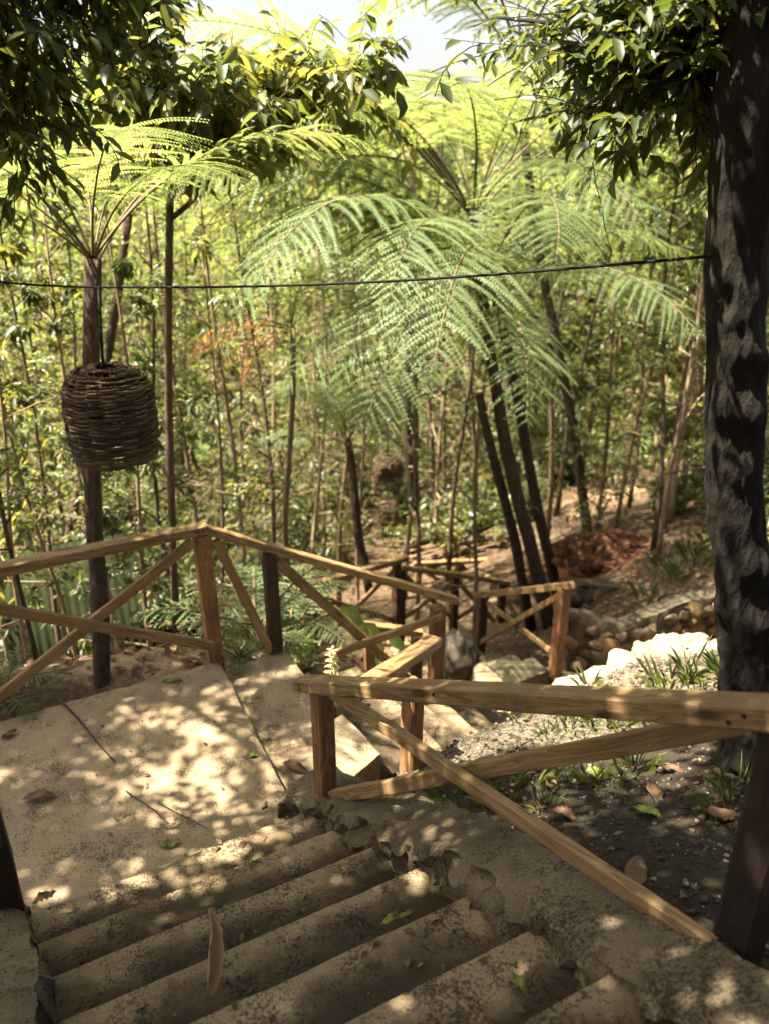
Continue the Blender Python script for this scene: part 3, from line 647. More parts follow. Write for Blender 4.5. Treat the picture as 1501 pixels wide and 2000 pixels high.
def rubble_wall(label, line, zts, zb, thick, seed, ss=.11):
    rng = random.Random(seed); mid = Vector(line[len(line) // 2]).to_3d()
    e = empty('rubble_wall', (mid.x, mid.y, zb), label, 'wall', 'rubble retaining walls')
    rows = []
    for i, p in enumerate(line):
        q0 = Vector(line[max(i - 1, 0)]); q1 = Vector(line[min(i + 1, len(line) - 1)]); d = (q1 - q0).normalized(); n = Vector((-d.y, d.x))
        rows.append((Vector(p), Vector(p) + n * thick, zts[i], zb))
    o = sweep_wall('mortar_core', [((r[0].x, r[0].y), (r[1].x, r[1].y), r[2], r[3]) for r in rows], M['mortar'], e, amp=.03, seed=seed, n=50, off=e.location)
    mb = MB(e.location)
    for i in range(len(rows) - 1):
        a, b = rows[i], rows[i + 1]; L = (b[0] - a[0]).length; d = (b[0] - a[0]).normalized(); n = Vector((d.y, -d.x))
        nc = max(1, int(L / (ss * 1.25)))
        zt = min(a[2], b[2]); nr = max(1, int((zt - zb - .05) / (ss * 1.05)))
        for r in range(nr):
            for c in range(nc):
                u = (c + .5 * (r % 2) + rng.uniform(.1, .6)) / nc
                if u > 1: continue
                s = ss * rng.uniform(.55, 1.1)
                p = a[0].lerp(b[0], u) - n * (s * .05)
                z = zb + (r + .5) * (zt - zb - .05) / nr
                vs, fs = rock_mesh(rng.random() * 50, (s * 1.2, s * .6, s * .9), 3, .3)
                rot = Matrix.Rotation(math.atan2(d.y, d.x), 3, 'Z') @ Matrix.Rotation(rng.uniform(-.5, .5), 3, 'Y')
                mb.quadmesh([rot @ v + Vector((p.x, p.y, z)) for v in vs], fs)
    mb.build('stone_facing', M['stones'], e, 'edges')
    return e
rubble_wall('rubble stone retaining wall with a mortar coping curving behind the log', [(1.86, 7.1), (2.1, 7.12), (2.4, 7.05), (2.75, 7.15), (3.1, 7.35), (3.6, 7.45), (4.2, 7.4)],
            [-1.20, -1.27, -1.30, -1.22, -1.20, -1.16, -1.1], -2.1, .2, 5, .115)
rubble_wall('low rubble kerb behind the curved stone wall below the red soil', [(2.05, 8.3), (2.5, 8.35), (2.95, 8.25), (3.3, 8.2)], [-1.52, -1.55, -1.6, -1.62], -2.3, .22, 9, .14)

rr = random.Random(4)
edge = [(1000, 1368), (1060, 1348), (1130, 1328), (1180, 1312), (1228, 1290), (1268, 1266), (1305, 1252), (1345, 1246), (1385, 1262)]
for i, (px, py) in enumerate(edge):
    s = (.085, .10, .10, .115, .13, .14, .125, .115, .11)[i]
    p = P(px, py + 8, -.03 + .02 * i)
    mb = MB(); vs, fs = rock_mesh(i * 2.3 + 1, (s * 1.45, s, s * .62), 4, .5, 5); mb.quadmesh(vs, fs)
    o = mb.build('edging_rock', M['rock'], None, 'edges'); o.location = (p.x, p.y, p.z - s * .25); o.rotation_euler = (0, .1, rr.uniform(.2, .8))
    tag(o, ['smallest pale rock at the low end of the sunlit bank edge', 'pale rock second from the low end of the bank edge', 'white sunlit rock just above the thick top rail', 'pale rock beside the low end of the fallen log',
            'knobbly white rock in the middle of the bank edge', 'largest bulging white rock on the bank edge', 'pale rock behind the seedling on the bank edge', 'rock with brown face near the dark trunk', 'rock at the top of the bank edge against the dark trunk'][i], 'rock', 'sunlit rocks edging the bank')
mb = MB(); a = PY(1232, 1345, 4.45); b = PY(1425, 1262, 4.5)
pts = [a.lerp(b, t / 9) + Vector((0, 0, .015 * math.sin(t * 1.7))) for t in range(10)]
mb.tube(pts, [.05, .075, .08, .075, .08, .07, .075, .08, .075, .06], 14, True, .35)
tag(mb.build('fallen_log', M['bark_tan']), 'split brown fallen log lying along the sunlit bank edge', 'log')
mb = MB(); vs, fs = rock_mesh(31, (.24, .22, .42), 4, .25); mb.quadmesh(vs, fs); o = mb.build('boulder', simple('grey boulder stone', (.055, .046, .034), .9, .2, 9, .45), None, 'edges')  # grey darkened so the colour carries the boulder's shade
p = PY(892, 1285, 7.35); o.location = p; tag(o, 'grey boulder in shade behind the reddish end post', 'boulder')

# ------------------------------------------------------------------ wicker lamps and cable
def wicker_lamp(loc, hang, label, dia=.46, hgt=.5, rings=24, sides=5, top_to=None):
    e = empty('wicker_lamp', loc, label, 'lamp', 'woven lamps hung in the trees'); rng = random.Random(int(loc[0] * 100) + 7)
    prof = lambda t: (dia / 2) * (np.interp(t, [0, .06, .25, .55, .78, .9, .97, 1.0], [.86, .93, .985, 1.0, .97, .86, .66, .34]))
    zt = lambda t: -hgt / 2 + hgt * t
    nrib = 18; mb = MB()
    for k in range(nrib):
        th = 2 * math.pi * k / nrib
        mb.tube([Vector((math.cos(th) * prof(t), math.sin(th) * prof(t), zt(t))) for t in np.linspace(0, 1, 12)], dia * .012, 5)
    mb.build('rib_frame', M['wicker'], e)
    mb = MB()
    for r in range(rings * 2):
        t = (r + .5) / (rings * 2) + rng.uniform(-.006, .006); ph = (r % 2) * math.pi; wob = rng.uniform(0, 6.28); pts = []
        n = nrib * 3
        for j in range(n + 1):
            th = 2 * math.pi * j / n
            rad = prof(min(max(t, 0), 1)) + dia * .016 * math.sin(th * nrib / 2 + ph) + dia * .006 * math.sin(3 * th + wob)
            pts.append(Vector((math.cos(th) * rad, math.sin(th) * rad, zt(t) + dia * .012 * math.sin(2 * th + wob) + dia * .006 * math.sin(5 * th + wob * 2))))
        mb.tube(pts, dia * .0185 * rng.uniform(.75, 1.2), sides, False)
    for s in range(7):  # loosely wound top
        pts = []; ph = rng.uniform(0, 6.28)
        for j in range(16):
            a = ph + j * .42; rad = dia * (.12 + .26 * j / 15); pts.append(Vector((math.cos(a) * rad, math.sin(a) * rad, hgt * (.505 - .10 * (j / 15) ** 2) + rng.uniform(-.004, .004))))
        mb.tube(pts, dia * .012, 5)
    mb.build('woven_shade', M['wicker'], e)
    mb = MB(e.location); mb.tube([Vector(loc) + Vector((0, 0, hgt * .3)), Vector(loc) + Vector((-.004, 0, hgt * .6)), Vector(hang)], .0085, 6); mb.build('cord', M['cable'], e)
    mb = MB(); mb.tube([Vector((0, 0, hgt * .12)), Vector((0, 0, hgt * .3))], [.028, .022], 10); mb.build('bulb_socket', M['cable'], e)
    return e
CK = PY(193, 561, 4.06)
lampc = PY(217, 808, 4.06)
wicker_lamp(lampc, CK, 'large dark wicker basket lamp hanging from the cable at left', .44, .48)
mb = MB(); sd = []
c0, c1, c2 = PY(-160, 528, 4.2), CK, PY(1392, 500, 2.93)
pts = [c0.lerp(c1, t / 6) - Vector((0, 0, .02 * math.sin(t / 6 * math.pi))) for t in range(7)] + [c1.lerp(c2, t / 24) - Vector((0, 0, .035 * math.sin(t / 24 * math.pi))) for t in range(1, 25)]
mb.tube(pts, .0058, 6); tag(mb.build('cable', M['cable']), 'thin black cable strung between the fern trunk and the big dark trunk', 'cable')
sp1, sp2 = PY(650, 690, 12.3), PY(850, 700, 12.0)
mb = MB(); mb.tube([sp1.lerp(sp2, t / 8) - Vector((0, 0, .12 * math.sin(t / 8 * math.pi))) for t in range(9)], .008, 5)
tag(mb.build('cable', M['cable']), 'short far cable holding the small wicker lamp', 'cable')
l2 = PY(757, 921, 12.2); wicker_lamp(l2, (l2.x, l2.y - .02, sp1.lerp(sp2, .5).z - .12), 'small brown wicker lamp hanging in the middle of the forest', .47, .53, 20, 4)
l3 = PY(755, 1006, 16.6); wicker_lamp(l3, (l3.x, l3.y, l3.z + 2.2), 'faint sunlit wicker lamp directly below the small brown one', .50, .55, 18, 4)

# ------------------------------------------------------------------ foliage builders
def spray(rng, org, dr, length, nleaf, lsize, droop, out, spread=.9):
    """leaves alternately along a twig; returns twig end points"""
    d = dr.copy(); p = org.copy(); pts = [p.copy()]; seg = 4
    for i in range(seg):
        d = (d + Vector((rng.gauss(0, .16), rng.gauss(0, .16), rng.gauss(0, .12) - droop * .12))).normalized(); p = p + d * (length / seg); pts.append(p.copy())
    for i in range(nleaf):
        t = (i + rng.random()) / nleaf; t = .12 + .88 * t; k = min(int(t * seg), seg - 1); q = pts[k].lerp(pts[k + 1], t * seg - k)
        ax = (pts[k + 1] - pts[k]).normalized(); sd = ax.cross(Vector((0, 0, 1)))
        if sd.length < .1: sd = Vector((1, 0, 0))
        sd.normalize(); s = 1 if i % 2 else -1
        ld = ax * rng.uniform(.2, .9) + sd * s * spread * rng.uniform(.5, 1.1) + Vector((rng.gauss(0, .25), rng.gauss(0, .25), rng.gauss(0, .25) - droop))
        up = Vector((rng.gauss(0, .5), rng.gauss(0, .5), 1.0))
        out[0].append(tuple(q)); out[1].append(tuple(ld)); out[2].append(tuple(up)); out[3].append(lsize * rng.uniform(.6, 1.25))
    return pts
def limb(rng, mb, pts, r0, r1, ntw, twlen, nleaf, lsize, droop, out, start=.25, sub=3, sides=6, skip=None):
    pts = [Vector(p) for p in pts]; k = len(pts)
    mb.tube(pts, [r0 + (r1 - r0) * i / (k - 1) for i in range(k)], sides)
    for j in range(ntw):
        t = start + (1 - start) * (j + rng.random()) / ntw; u = t * (k - 1); i = min(int(u), k - 2); q = pts[i].lerp(pts[i + 1], u - i)
        if skip and skip(q): continue
        ax = (pts[i + 1] - pts[i]).normalized(); d = (ax * rng.uniform(.2, .9) + Vector((rng.gauss(0, .6), rng.gauss(0, .6), rng.gauss(.15, .45)))).normalized()
        L = twlen * rng.uniform(.55, 1.2)
        tp = spray(rng, q, d, L, nleaf, lsize, droop, out)
        mb.tube(tp, [max(r1 * .55, .0025) * (1 - .7 * x / 4) for x in range(5)], 4, False)
        for s in range(sub):
            a = tp[1 + s % 3]; d2 = (d + Vector((rng.gauss(0, .8), rng.gauss(0, .8), rng.gauss(0, .4)))).normalized()
            tq = spray(rng, a, d2, L * .6, max(2, int(nleaf * .7)), lsize, droop, out)
            mb.tube(tq, .0022, 3, False)
def bend(rng, a, b, k, wob):
    a = Vector(a); b = Vector(b); L = (b - a).length; o = Vector((0, 0, 0)); pts = []
    ph = [rng.uniform(0, 6.28) for _ in range(4)]
    for i in range(k + 1):
        t = i / k; e = math.sin(math.pi * t)
        o = Vector((math.sin(5 * t + ph[0]) - math.sin(ph[0]) * (1 - t), math.sin(4 * t + ph[1]) - math.sin(ph[1]) * (1 - t), 0)) * wob * L * min(1, t * 3) * (.3 + .7 * e)
        pts.append(a.lerp(b, t) + o)
    return pts

def sapling_meshes(seed, height, r0, nb, blen, ntw, nleaf, lsize, start, tmpl, lmat, bmat, droop=.35, wob=.02, lean=.04, top=1.0, width=.4, keep=None):
    rng = random.Random(seed); mb = MB(); out = ([], [], [], [])
    b = Vector((0, 0, -.15)); tp = Vector((rng.uniform(-lean, lean) * height, rng.uniform(-lean, lean) * height, height))
    tr = bend(rng, b, tp, 12, wob); k = len(tr)
    mb.tube(tr, [r0 * (1.25 if i == 0 else 1 - .75 * i / (k - 1)) for i in range(k)], 7, True, .12)
    for j in range(nb):
        t = start + (top - start) * (j + rng.random()) / nb; u = t * (k - 1); i = min(int(u), k - 2); q = tr[i].lerp(tr[i + 1], u - i)
        az = j * 2.4 + rng.uniform(-.5, .5); el = rng.uniform(.1, .9); L = blen * rng.uniform(.5, 1.15) * (1.15 - .5 * t)
        d = Vector((math.cos(az) * math.cos(el), math.sin(az) * math.cos(el), math.sin(el)))
        e2 = q + d * L + Vector((0, 0, -droop * .15 * L)); rb = r0 * (1 - .75 * t) * .45 + .002
        limb(rng, mb, bend(rng, q, e2, 4, .05), rb, rb * .4, ntw, L * .34, nleaf, lsize, droop, out, .25, 2, 5)
    tm = mb.mesh('trunk', bmat)
    pos = np.array(out[0])
    cm = leaves('crown', pos, out[1], out[2], out[3], lmat, width, tmpl)
    return tm, cm
def place(name, meshes, loc, rz, s, label, cat, group, pn=('trunk', 'crown')):
    e = empty(name, loc, label, cat, group, rz, s)
    for n_, me in zip(pn, meshes):
        if n_ == 'crown' and name == 'sapling' and loc[1] < 18: me = pruned(me, loc, rz, s)
        o = bpy.data.objects.new(n_, me); COL.objects.link(o); o.parent = e
    return e

def sun_open(W):
    """W: (n,3) places of leaves; how much the crowns are thinned there, so the sun reaches clearings on the path"""
    def hit(z):
        k = (W[:, 2] - z) / SUNV.z; return W[:, 0] - SUNV.x * k, W[:, 1] - SUNV.y * k
    x, y = hit(-2.8); a = np.where((x > -1.2) & (x < 3.2) & (y > 7.7) & (y < 16.2), .9, 0)
    a = np.maximum(a, np.where((x > 2.6) & (x < 5.4) & (y > 12.5) & (y < 16.5), .85, 0))
    a = np.maximum(a, np.where((x > 2.2) & (x < 4.2) & (y > 8.8) & (y < 11), .6, 0))
    x0, y0 = hit(0.0); a = np.maximum(a, np.where((x0 > -.15) & (x0 < 3.2) & (y0 > 3.35) & (y0 < 5.3), .93, 0))
    x1, y1 = hit(.7); a = np.maximum(a, np.where((x1 > -2.6) & (x1 < .6) & (y1 > 3.9) & (y1 < 5.6), .55, 0))
    n = np.sin(x * 1.1 + 1.7 * np.sin(y * .61)) * np.sin(y * .93 + 1.3 * np.sin(x * .47)) + .5 * np.sin(2.3 * x + 1) * np.sin(1.9 * y)
    return np.maximum(a, np.where((y > 6) & (n > .35), .6, 0))
_pr = np.random.default_rng(77)
def pruned(me, loc, rz, sc_):
    n = len(me.vertices) // 8; V = np.zeros(n * 24, np.float32); me.vertices.foreach_get('co', V); V = V.reshape(n, 8, 3)
    b = V[:, 0] * sc_; W = np.stack([b[:, 0] * math.cos(rz) - b[:, 1] * math.sin(rz), b[:, 0] * math.sin(rz) + b[:, 1] * math.cos(rz), b[:, 2]], -1) + np.array(loc)
    keep = _pr.random(n) >= sun_open(W)
    if keep.mean() > .93: return me
    return mesh_tiled(me.name, V[keep], LEAF8[1], LEAF8[2], me.materials[0])

# sapling kinds
SAP = [sapling_meshes(100 + i, h, r, int(nb * .62), bl, 5, 7, ls, stt, LEAF8, M[('leaf_forest', 'leaf_forest', 'leaf_dark', 'leaf_forest', 'leaf_gold', 'leaf_dark')[i]], M['bark_tan'] if i % 2 == 0 else M['bark_brown'], dr_)
       for i, (h, r, nb, bl, ls, stt, dr_) in enumerate([(7.5, .046, 34, 1.1, .115, .18, .35), (8.5, .052, 36, 1.25, .12, .3, .3), (6.5, .036, 30, .95, .11, .12, .45), (9.5, .058, 38, 1.4, .125, .38, .3), (7.0, .038, 24, 1.0, .19, .25, .6), (5.2, .027, 26, .8, .115, .1, .5)])]
BIG = [sapling_meshes(200 + i, h, r, nb, bl, 4, 6, ls, stt, LEAF4, M['leaf_far'], M['bark_brown'], .3, .015, .03)
       for i, (h, r, nb, bl, ls, stt) in enumerate([(9, .07, 46, 2.0, .24, .2), (11, .09, 52, 2.3, .26, .25), (8, .06, 40, 1.9, .22, .12)])]
def shrub_meshes(seed, nst, h, lsize, nleaf, lmat, width=.4, droop=.5, tmpl=LEAF8):
    rng = random.Random(seed); mb = MB(); out = ([], [], [], [])
    for s in range(nst):
        az = s * 2.4 + rng.uniform(-.4, .4); sp = rng.uniform(.1, .55) * h
        e = Vector((math.cos(az) * sp, math.sin(az) * sp, h * rng.uniform(.55, 1.1)))
        limb(rng, mb, bend(rng, (rng.uniform(-.06, .06), rng.uniform(-.06, .06), -.08), e, 5, .05), .010, .004, 6, h * .3, nleaf, lsize, droop, out, .15, 2, 5)
    return mb.mesh('stem', M['bark_brown']), leaves('foliage', out[0], out[1], out[2], out[3], lmat, width, tmpl)
SHR = [shrub_meshes(300 + i, n_, h, ls, nl, M['leaf_dark' if i in (1, 2) else 'leaf_forest'], w) for i, (n_, h, ls, nl, w) in enumerate([(7, 1.5, .10, 5, .42), (8, 1.1, .13, 4, .36), (6, 2.1, .12, 5, .45), (9, .7, .09, 5, .5)])]

# tree ferns
def frond_mesh(seed, L, npair, plen, a0, bendv, t0, mat, droop=.35, nsub=28, pw=.016):
    rng = random.Random(seed); K = 26; p = np.zeros(3); ang = a0; rp = [p.copy()]; tg = []
    side = 0
    for i in range(K):
        t = i / K; a = a0 - bendv * t ** 1.3; side += rng.gauss(0, .01)
        d = np.array([math.cos(a), side, math.sin(a)]); d /= np.linalg.norm(d); p = p + d * L / K; rp.append(p.copy()); tg.append(d)
    tg.append(tg[-1]); rp = np.array(rp); tg = np.array(tg)
    npair = int(npair * 1.05)
    mb = MB(); mb.tube([Vector(q) for q in rp], [.012 * (1 - .85 * i / K) + .0015 for i in range(K + 1)], 5)
    rach = mb
    quads = [np.stack([rp[:-1] + np.array([0, -.004, 0]), rp[1:] + np.array([0, -.004, 0]), rp[1:] + np.array([0, .004, 0]), rp[:-1] + np.array([0, .004, 0])], 1)]
    for i in range(npair):
        t = t0 + (1 - t0) * (i + .5) / npair; u = t * K; k = min(int(u), K - 1); f = u - k
        q = rp[k] * (1 - f) + rp[min(k + 1, K)] * f; tt = tg[k]; up = np.cross(tt, np.array([0, 1, 0])); up = -up if up[2] < 0 else up; up /= np.linalg.norm(up)
        sd = np.cross(up, tt)
        x = (t - t0) / (1 - t0); ln = plen * (math.sin(math.pi * (x * .88 + .10)) ** .8)
        for s in (1, -1):
            d = sd * s + tt * (.38 + .25 * x + rng.gauss(0, .12)) + up * rng.gauss(.03, .12); d /= np.linalg.norm(d)
            m = max(4, int(nsub * ln / plen)); l_ = ln * rng.uniform(.72, 1.08)
            a = (np.arange(m) + .5) / m
            a = np.concatenate([[0.0], a[1:] if m > 1 else a])
            m = len(a)
            c = q[None] + d[None] * (a * l_)[:, None] - np.array([0, 0, 1])[None] * (droop * l_ * a ** 2)[:, None]
            dd = np.gradient(c, axis=0) if m > 1 else d[None]; dd = unit(dd)
            lat = unit(np.cross(np.tile(up, (m, 1)), dd)); sl = (l_ / plen) * plen * .066 * (1 - a * .75) + .006
            hw = l_ / m * .34
            if m > 1: quads.append(np.stack([c[:-1] - lat[:-1] * .004, c[1:] - lat[1:] * .003, c[1:] + lat[1:] * .003, c[:-1] + lat[:-1] * .004], 1))
            for g in (1, -1):
                dirn = unit(lat * g + dd * .35 - np.array([0, 0, .25])); b0 = c - dd * hw; b1 = c + dd * hw; tip = c + dirn * sl[:, None]
                quads.append(np.stack([b0, tip - dd * hw * .35, tip + dd * hw * .35, b1], 1))
    Q = np.concatenate(quads)
    return rach.mesh('stalk', M['rachis']), mesh_tiled('frond', Q, [0, 1, 2, 3], [4], mat)
def tree_fern(label, base, top, r0, r1, frs, group=None, seed=0, mat='bark_fern'):
    """frs: (mesh pair, azimuth, pitch, scale)"""
    base = Vector(base); top = Vector(top); rng = random.Random(seed)
    e = empty('tree_fern', base, label, 'tree fern', group)
    mb = MB(base); k = 12; pts = bend(rng, base - Vector((0, 0, .2)), top, k, .012)
    mb.tube(pts, [r0 + (r1 - r0) * i / k for i in range(k + 1)], 10, True, .25); mb.build('trunk', M[mat], e)
    for (pr, az, pit, s) in frs:
        st_, fm = pr
        f = bpy.data.objects.new('frond', fm); COL.objects.link(f); f.parent = e; f.location = top - base - Vector((0, 0, rng.uniform(0, .06)))
        f.rotation_euler = Matrix(Matrix.Rotation(az, 3, 'Z') @ Matrix.Rotation(-pit, 3, 'Y') @ Matrix.Rotation(rng.uniform(-.25, .25), 3, 'X')).to_euler(); f.scale = (s,) * 3
        g = bpy.data.objects.new('stalk', st_); COL.objects.link(g); g.parent = f
    return e
FR = [frond_mesh(1, 2.8, 34, .66, .75, 1.75, .12, M['fern']), frond_mesh(2, 3.0, 36, .70, .9, 2.2, .12, M['fern']), frond_mesh(3, 2.5, 32, .6, .55, 1.3, .12, M['fern'])]
FG = [frond_mesh(4, 2.6, 34, .68, .9, 1.25, .30, M['fern_gold'], .25), frond_mesh(5, 2.3, 32, .62, 1.05, 1.5, .34, M['fern_gold'], .3)]
FD = [frond_mesh(6, 1.7, 22, .30, .2, 1.5, .15, M['fern_dead'], .6)]
FS = [frond_mesh(8, .75, 20, .16, .9, 1.5, .12, M['fern'], .2, 8), frond_mesh(9, .6, 18, .14, 1.1, 1.3, .12, M['fern_gold'], .2, 8)]
def ring(kinds, n, pit, s, seed, az0=0.0, span=2 * math.pi):
    rng = random.Random(seed); return [(kinds[i % len(kinds)], az0 + span * (i + rng.uniform(-.25, .25)) / n, pit + rng.uniform(-.25, .25), s * rng.uniform(.85, 1.1)) for i in range(n)]
# central tree fern: leaning trunk, long drooping fronds
tb = P(1078, 1222, -2.1); tt_ = PY(935, 560, 8.6)
tree_fern('big central tree fern with drooping silvery green fronds on a leaning dark trunk', tb, tt_, .085, .06,
          ring(FR, 13, -.02, 1.0, 3) + [(FR[1], math.pi + .1, .15, 1.2), (FR[0], math.pi - .25, .0, 1.25), (FR[1], -2.5, -.1, 1.2), (FR[1], -2.0, -.3, 1.1), (FR[2], -1.5, -.35, 1.0), (FR[1], -2.8, .2, 1.3), (FR[0], -1.8, -.1, 1.15), (FR[1], 2.7, .2, 1.2), (FR[0], -2.25, .1, 1.25)], 'tree ferns on the slope', 3)
tree_fern('tall rear tree fern with fronds fanned above the central one', P(1094, 1150, -2.5), PY(922, 420, 9.6), .08, .05,
          ring(FG + [FR[0]], 13, .15, 1.25, 7) + [(FG[0], math.pi - .1, .05, 1.5), (FG[0], math.pi + .3, .15, 1.45), (FG[1], math.pi - .5, -.05, 1.4), (FG[0], -2.3, -.1, 1.4), (FG[1], -2.0, -.1, 1.3), (FG[0], -2.7, .0, 1.45)], 'tree ferns on the slope', 5)
tree_fern('slim tree fern with bare radiating stalks behind the large wicker lamp', P(192, 1342, -.12), PY(182, 505, 4.62), .055, .045,
          ring(FG, 12, -.05, .62, 11), 'tree ferns on the slope', 8)
tree_fern('small dark tree fern with an open crown in the mid forest', PY(722, 1130, 9.6), PY(678, 862, 9.6), .06, .05, ring(FR, 9, .35, .55, 13), 'tree ferns on the slope', 9)
tree_fern('pale tree fern glowing on the left behind the slim one', (-4.6, 9.5, gz(-4.6, 9.5)), PY(250, 400, 9.5), .07, .05, ring(FG, 14, .05, 1.15, 15), 'tree ferns on the slope', 10)
tree_fern('bright tree fern standing at the top centre against the sky', (.6, 15.5, gz(.6, 15.5)), PY(800, 330, 15.5), .08, .06, ring(FG, 11, -.05, .85, 17), 'tree ferns on the slope', 11)
tree_fern('tree fern with dead orange fronds left of centre', PY(562, 1180, 7.6), PY(570, 640, 7.6), .03, .025,
          [(FD[0], math.pi - .3, .1, .75), (FD[0], math.pi + .15, .05, .7), (FD[0], math.pi + .5, -.1, .6), (FD[0], math.pi - .6, .15, .6), (FD[0], -2.2, -.2, .5)] + ring(FR, 5, .5, .45, 19, -1.2, 2.6), 'tree ferns on the slope', 12, 'bark_brown')
tree_fern('tree fern whose upper fronds sweep over the top right of the path', (3.2, 11.5, gz(3.2, 11.5)), PY(1010, 130, 11.5), .08, .05, ring(FG + [FR[0]], 14, .2, 1.3, 23), 'tree ferns on the slope', 14)
mb = MB(); pts = bend(random.Random(2), P(1036, 1226, -2.3), PY(936, 770, 8.45), 8, .01); mb.tube(pts, [.07 - .003 * i for i in range(9)], 10, True, .2)
tag(mb.build('bare_trunk', M['bark_fern']), 'bare leaning trunk cut off below the central fern fronds', 'tree trunk')

# small ground ferns and broad plants
def fern_clump(label, loc, s, n_, seed, kinds=None, group='small ferns by the path'):
    e = empty('fern', loc, label, 'fern', group)
    for (pr, az, pit, sc_) in ring(kinds or FS, n_, .05, s, seed):
        f = bpy.data.objects.new('frond', pr[1]); COL.objects.link(f); f.parent = e; f.rotation_euler = (Matrix.Rotation(az, 3, 'Z') @ Matrix.Rotation(-pit, 3, 'Y')).to_euler(); f.scale = (sc_,) * 3
        g = bpy.data.objects.new('stalk', pr[0]); COL.objects.link(g); g.parent = f
    return e
fern_clump('green fern against the landing edge at the left margin', P(10, 1382, -.12), .75, 9, 1)
fern_clump('upright fern between the two railing posts', P(500, 1262, -.4), 1.35, 8, 2, [FS[0]])
fern_clump('pale fern just right of the dark railing post', P(565, 1262, -.6), 1.3, 8, 3, [FS[0]])
fern_clump('low fern at the foot of the apex post', P(468, 1288, -.15), .55, 8, 4)
fern_clump('wide fern sprawling under the large wicker lamp', (-5.2, 7.6, gz(-5.2, 7.6) + .6), 2.2, 9, 5, [FS[1]])
def broad_plant(label, loc, specs, mat='green_leaf'):
    """specs: (stalk top offset, leaf direction, leaf length)"""
    e = empty('broadleaf_plant', loc, label, 'plant', 'broad leaved plants by the steps')
    mb = MB(); pos = []; dr = []; up = []; sz = []
    for (o, d, L) in specs:
        o = Vector(o); mb.tube([Vector((0, 0, -.1)), o * .55 + Vector((0, 0, .04)), o], [.008, .006, .004], 6)
        pos.append(tuple(o)); dr.append(d); up.append((d[0] * .6, d[1] * .6 - .5, 1)); sz.append(L)
    mb.build('stem', M['rachis'], e)
    for q in range(len(pos)): link('leaf', leaves('leaf', pos[q:q + 1], dr[q:q + 1], up[q:q + 1], sz[q:q + 1], M[mat], .62), None, e)
    return e
b0 = Vector((P(640, 1290, -.5).x, 5.6, -.9))
broad_plant('glossy heart leaved plant behind the descending handrail', PY(625, 1300, 5.6), [((-.03, 0, .33), (-.5, -.3, -.7), .3), ((.28, .1, .36), (.6, -.5, -.4), .36), ((-.12, -.05, .12), (-.8, -.3, .0), .22), ((.05, -.1, .2), (.1, -.8, -.4), .2)])
broad_plant('pale leaved plant with drooping tips below the short return rail', PY(742, 1330, 5.5), [((.05, 0, .42), (.7, -.2, -.4), .2), ((-.12, .05, .5), (-.5, -.3, .5), .3), ((.02, 0, .3), (-.2, -.7, -.3), .16)])
rng = random.Random(9); pos = []; dr = []; up = []; sz = []; e = empty('flower_spike', PY(650, 1345, 4.55), 'upright cream flower spike of stacked bracts beside the lower slab', 'plant')
for k in range(46):
    z = .02 + .30 * k / 46; a = k * 2.4; pos.append((0, 0, z)); dr.append((math.cos(a), math.sin(a), .15)); up.append((0, 0, 1)); sz.append(.065 * (1.1 - .5 * k / 46))
link('bracts', leaves('bracts', pos, dr, up, sz, leaf_mat('cream bracts', [(0, (.5, .45, .2)), (1, (.6, .55, .3))], [(0, (.6, .6, .25)), (1, (.7, .65, .3))], .4), .45), None, e)
mb = MB(); mb.tube([Vector((0, 0, -.1)), Vector((0, 0, .3))], .006, 5); mb.build('stem', M['rachis'], e)

# ------------------------------------------------------------------ forest
rng = random.Random(21)
def shadow_hit(p, z=0.0):
    k = (p[2] - z) / SUNV.z; return p[0] - SUNV.x * k, p[1] - SUNV.y * k
SPECIAL = [  # photo column at the top, at the foot, foot row, distance, kind, scale
    (478, 486, 1255, 7.4, 0, 1.0), (95, 92, 1385, 4.7, 1, .75), (45, 70, 1370, 5.2, 2, .8), (268, 282, 1200, 7.0, 2, .9), (400, 402, 1210, 8.4, 0, .8), (538, 530, 1190, 9.2, 1, .8),
    (672, 700, 1100, 10.5, 0, .8), (828, 815, 1090, 10.8, 0, 1.0), (920, 928, 1130, 9.6, 0, .8), (1052, 1062, 1100, 12.5, 1, 1.0), (1228, 1272, 1172, 8.9, 0, .95), (1245, 1262, 1165, 9.4, 3, .8), (1270, 1278, 1150, 10.2, 1, .9),
    (1300, 1290, 1120, 10.8, 0, .9), (1325, 1310, 1110, 11.6, 2, 1.0), (1165, 1158, 1085, 11.8, 0, .8), (1345, 1330, 1060, 12.6, 1, .9), (598, 606, 1140, 11, 4, 1.0), (770, 790, 1075, 12.0, 1, .9), (865, 850, 1060, 14, 0, .9), (640, 660, 1090, 12, 3, .8),
    (150, 160, 1330, 6.2, 4, .8), (20, 30, 1330, 6.6, 0, .8), (225, 235, 1290, 6.6, 2, .8), (360, 365, 1230, 7.4, 1, .8), (440, 430, 1220, 8.0, 5, 1.0), (1375, 1370, 1100, 11, 3, .8), (1205, 1215, 1080, 13, 0, .9), (120, 118, 1300, 7.2, 3, .8)]
for (tx, bx, by, Y, kd, s) in SPECIAL:
    b = PY(bx, by, Y); b.z = min(b.z, gz(b.x, b.y) + .1) if b.z > gz(b.x, b.y) else b.z
    hh = [7.5, 8.5, 6.5, 9.5, 7.0, 5.2][kd]; z = gz(b.x, b.y); lim = float(np.interp(proj(b)[0], [0, 350, 800, 900, 1500], [330, 270, 240, 80, -60]))
    while proj((b.x, b.y, z + hh * s))[1] < lim: s *= .95
    place('sapling', SAP[kd], (b.x, b.y, z), rng.uniform(0, 6.28), s, 'slender leafy sapling among the first trees behind the railings', 'sapling', 'saplings just behind the railings')
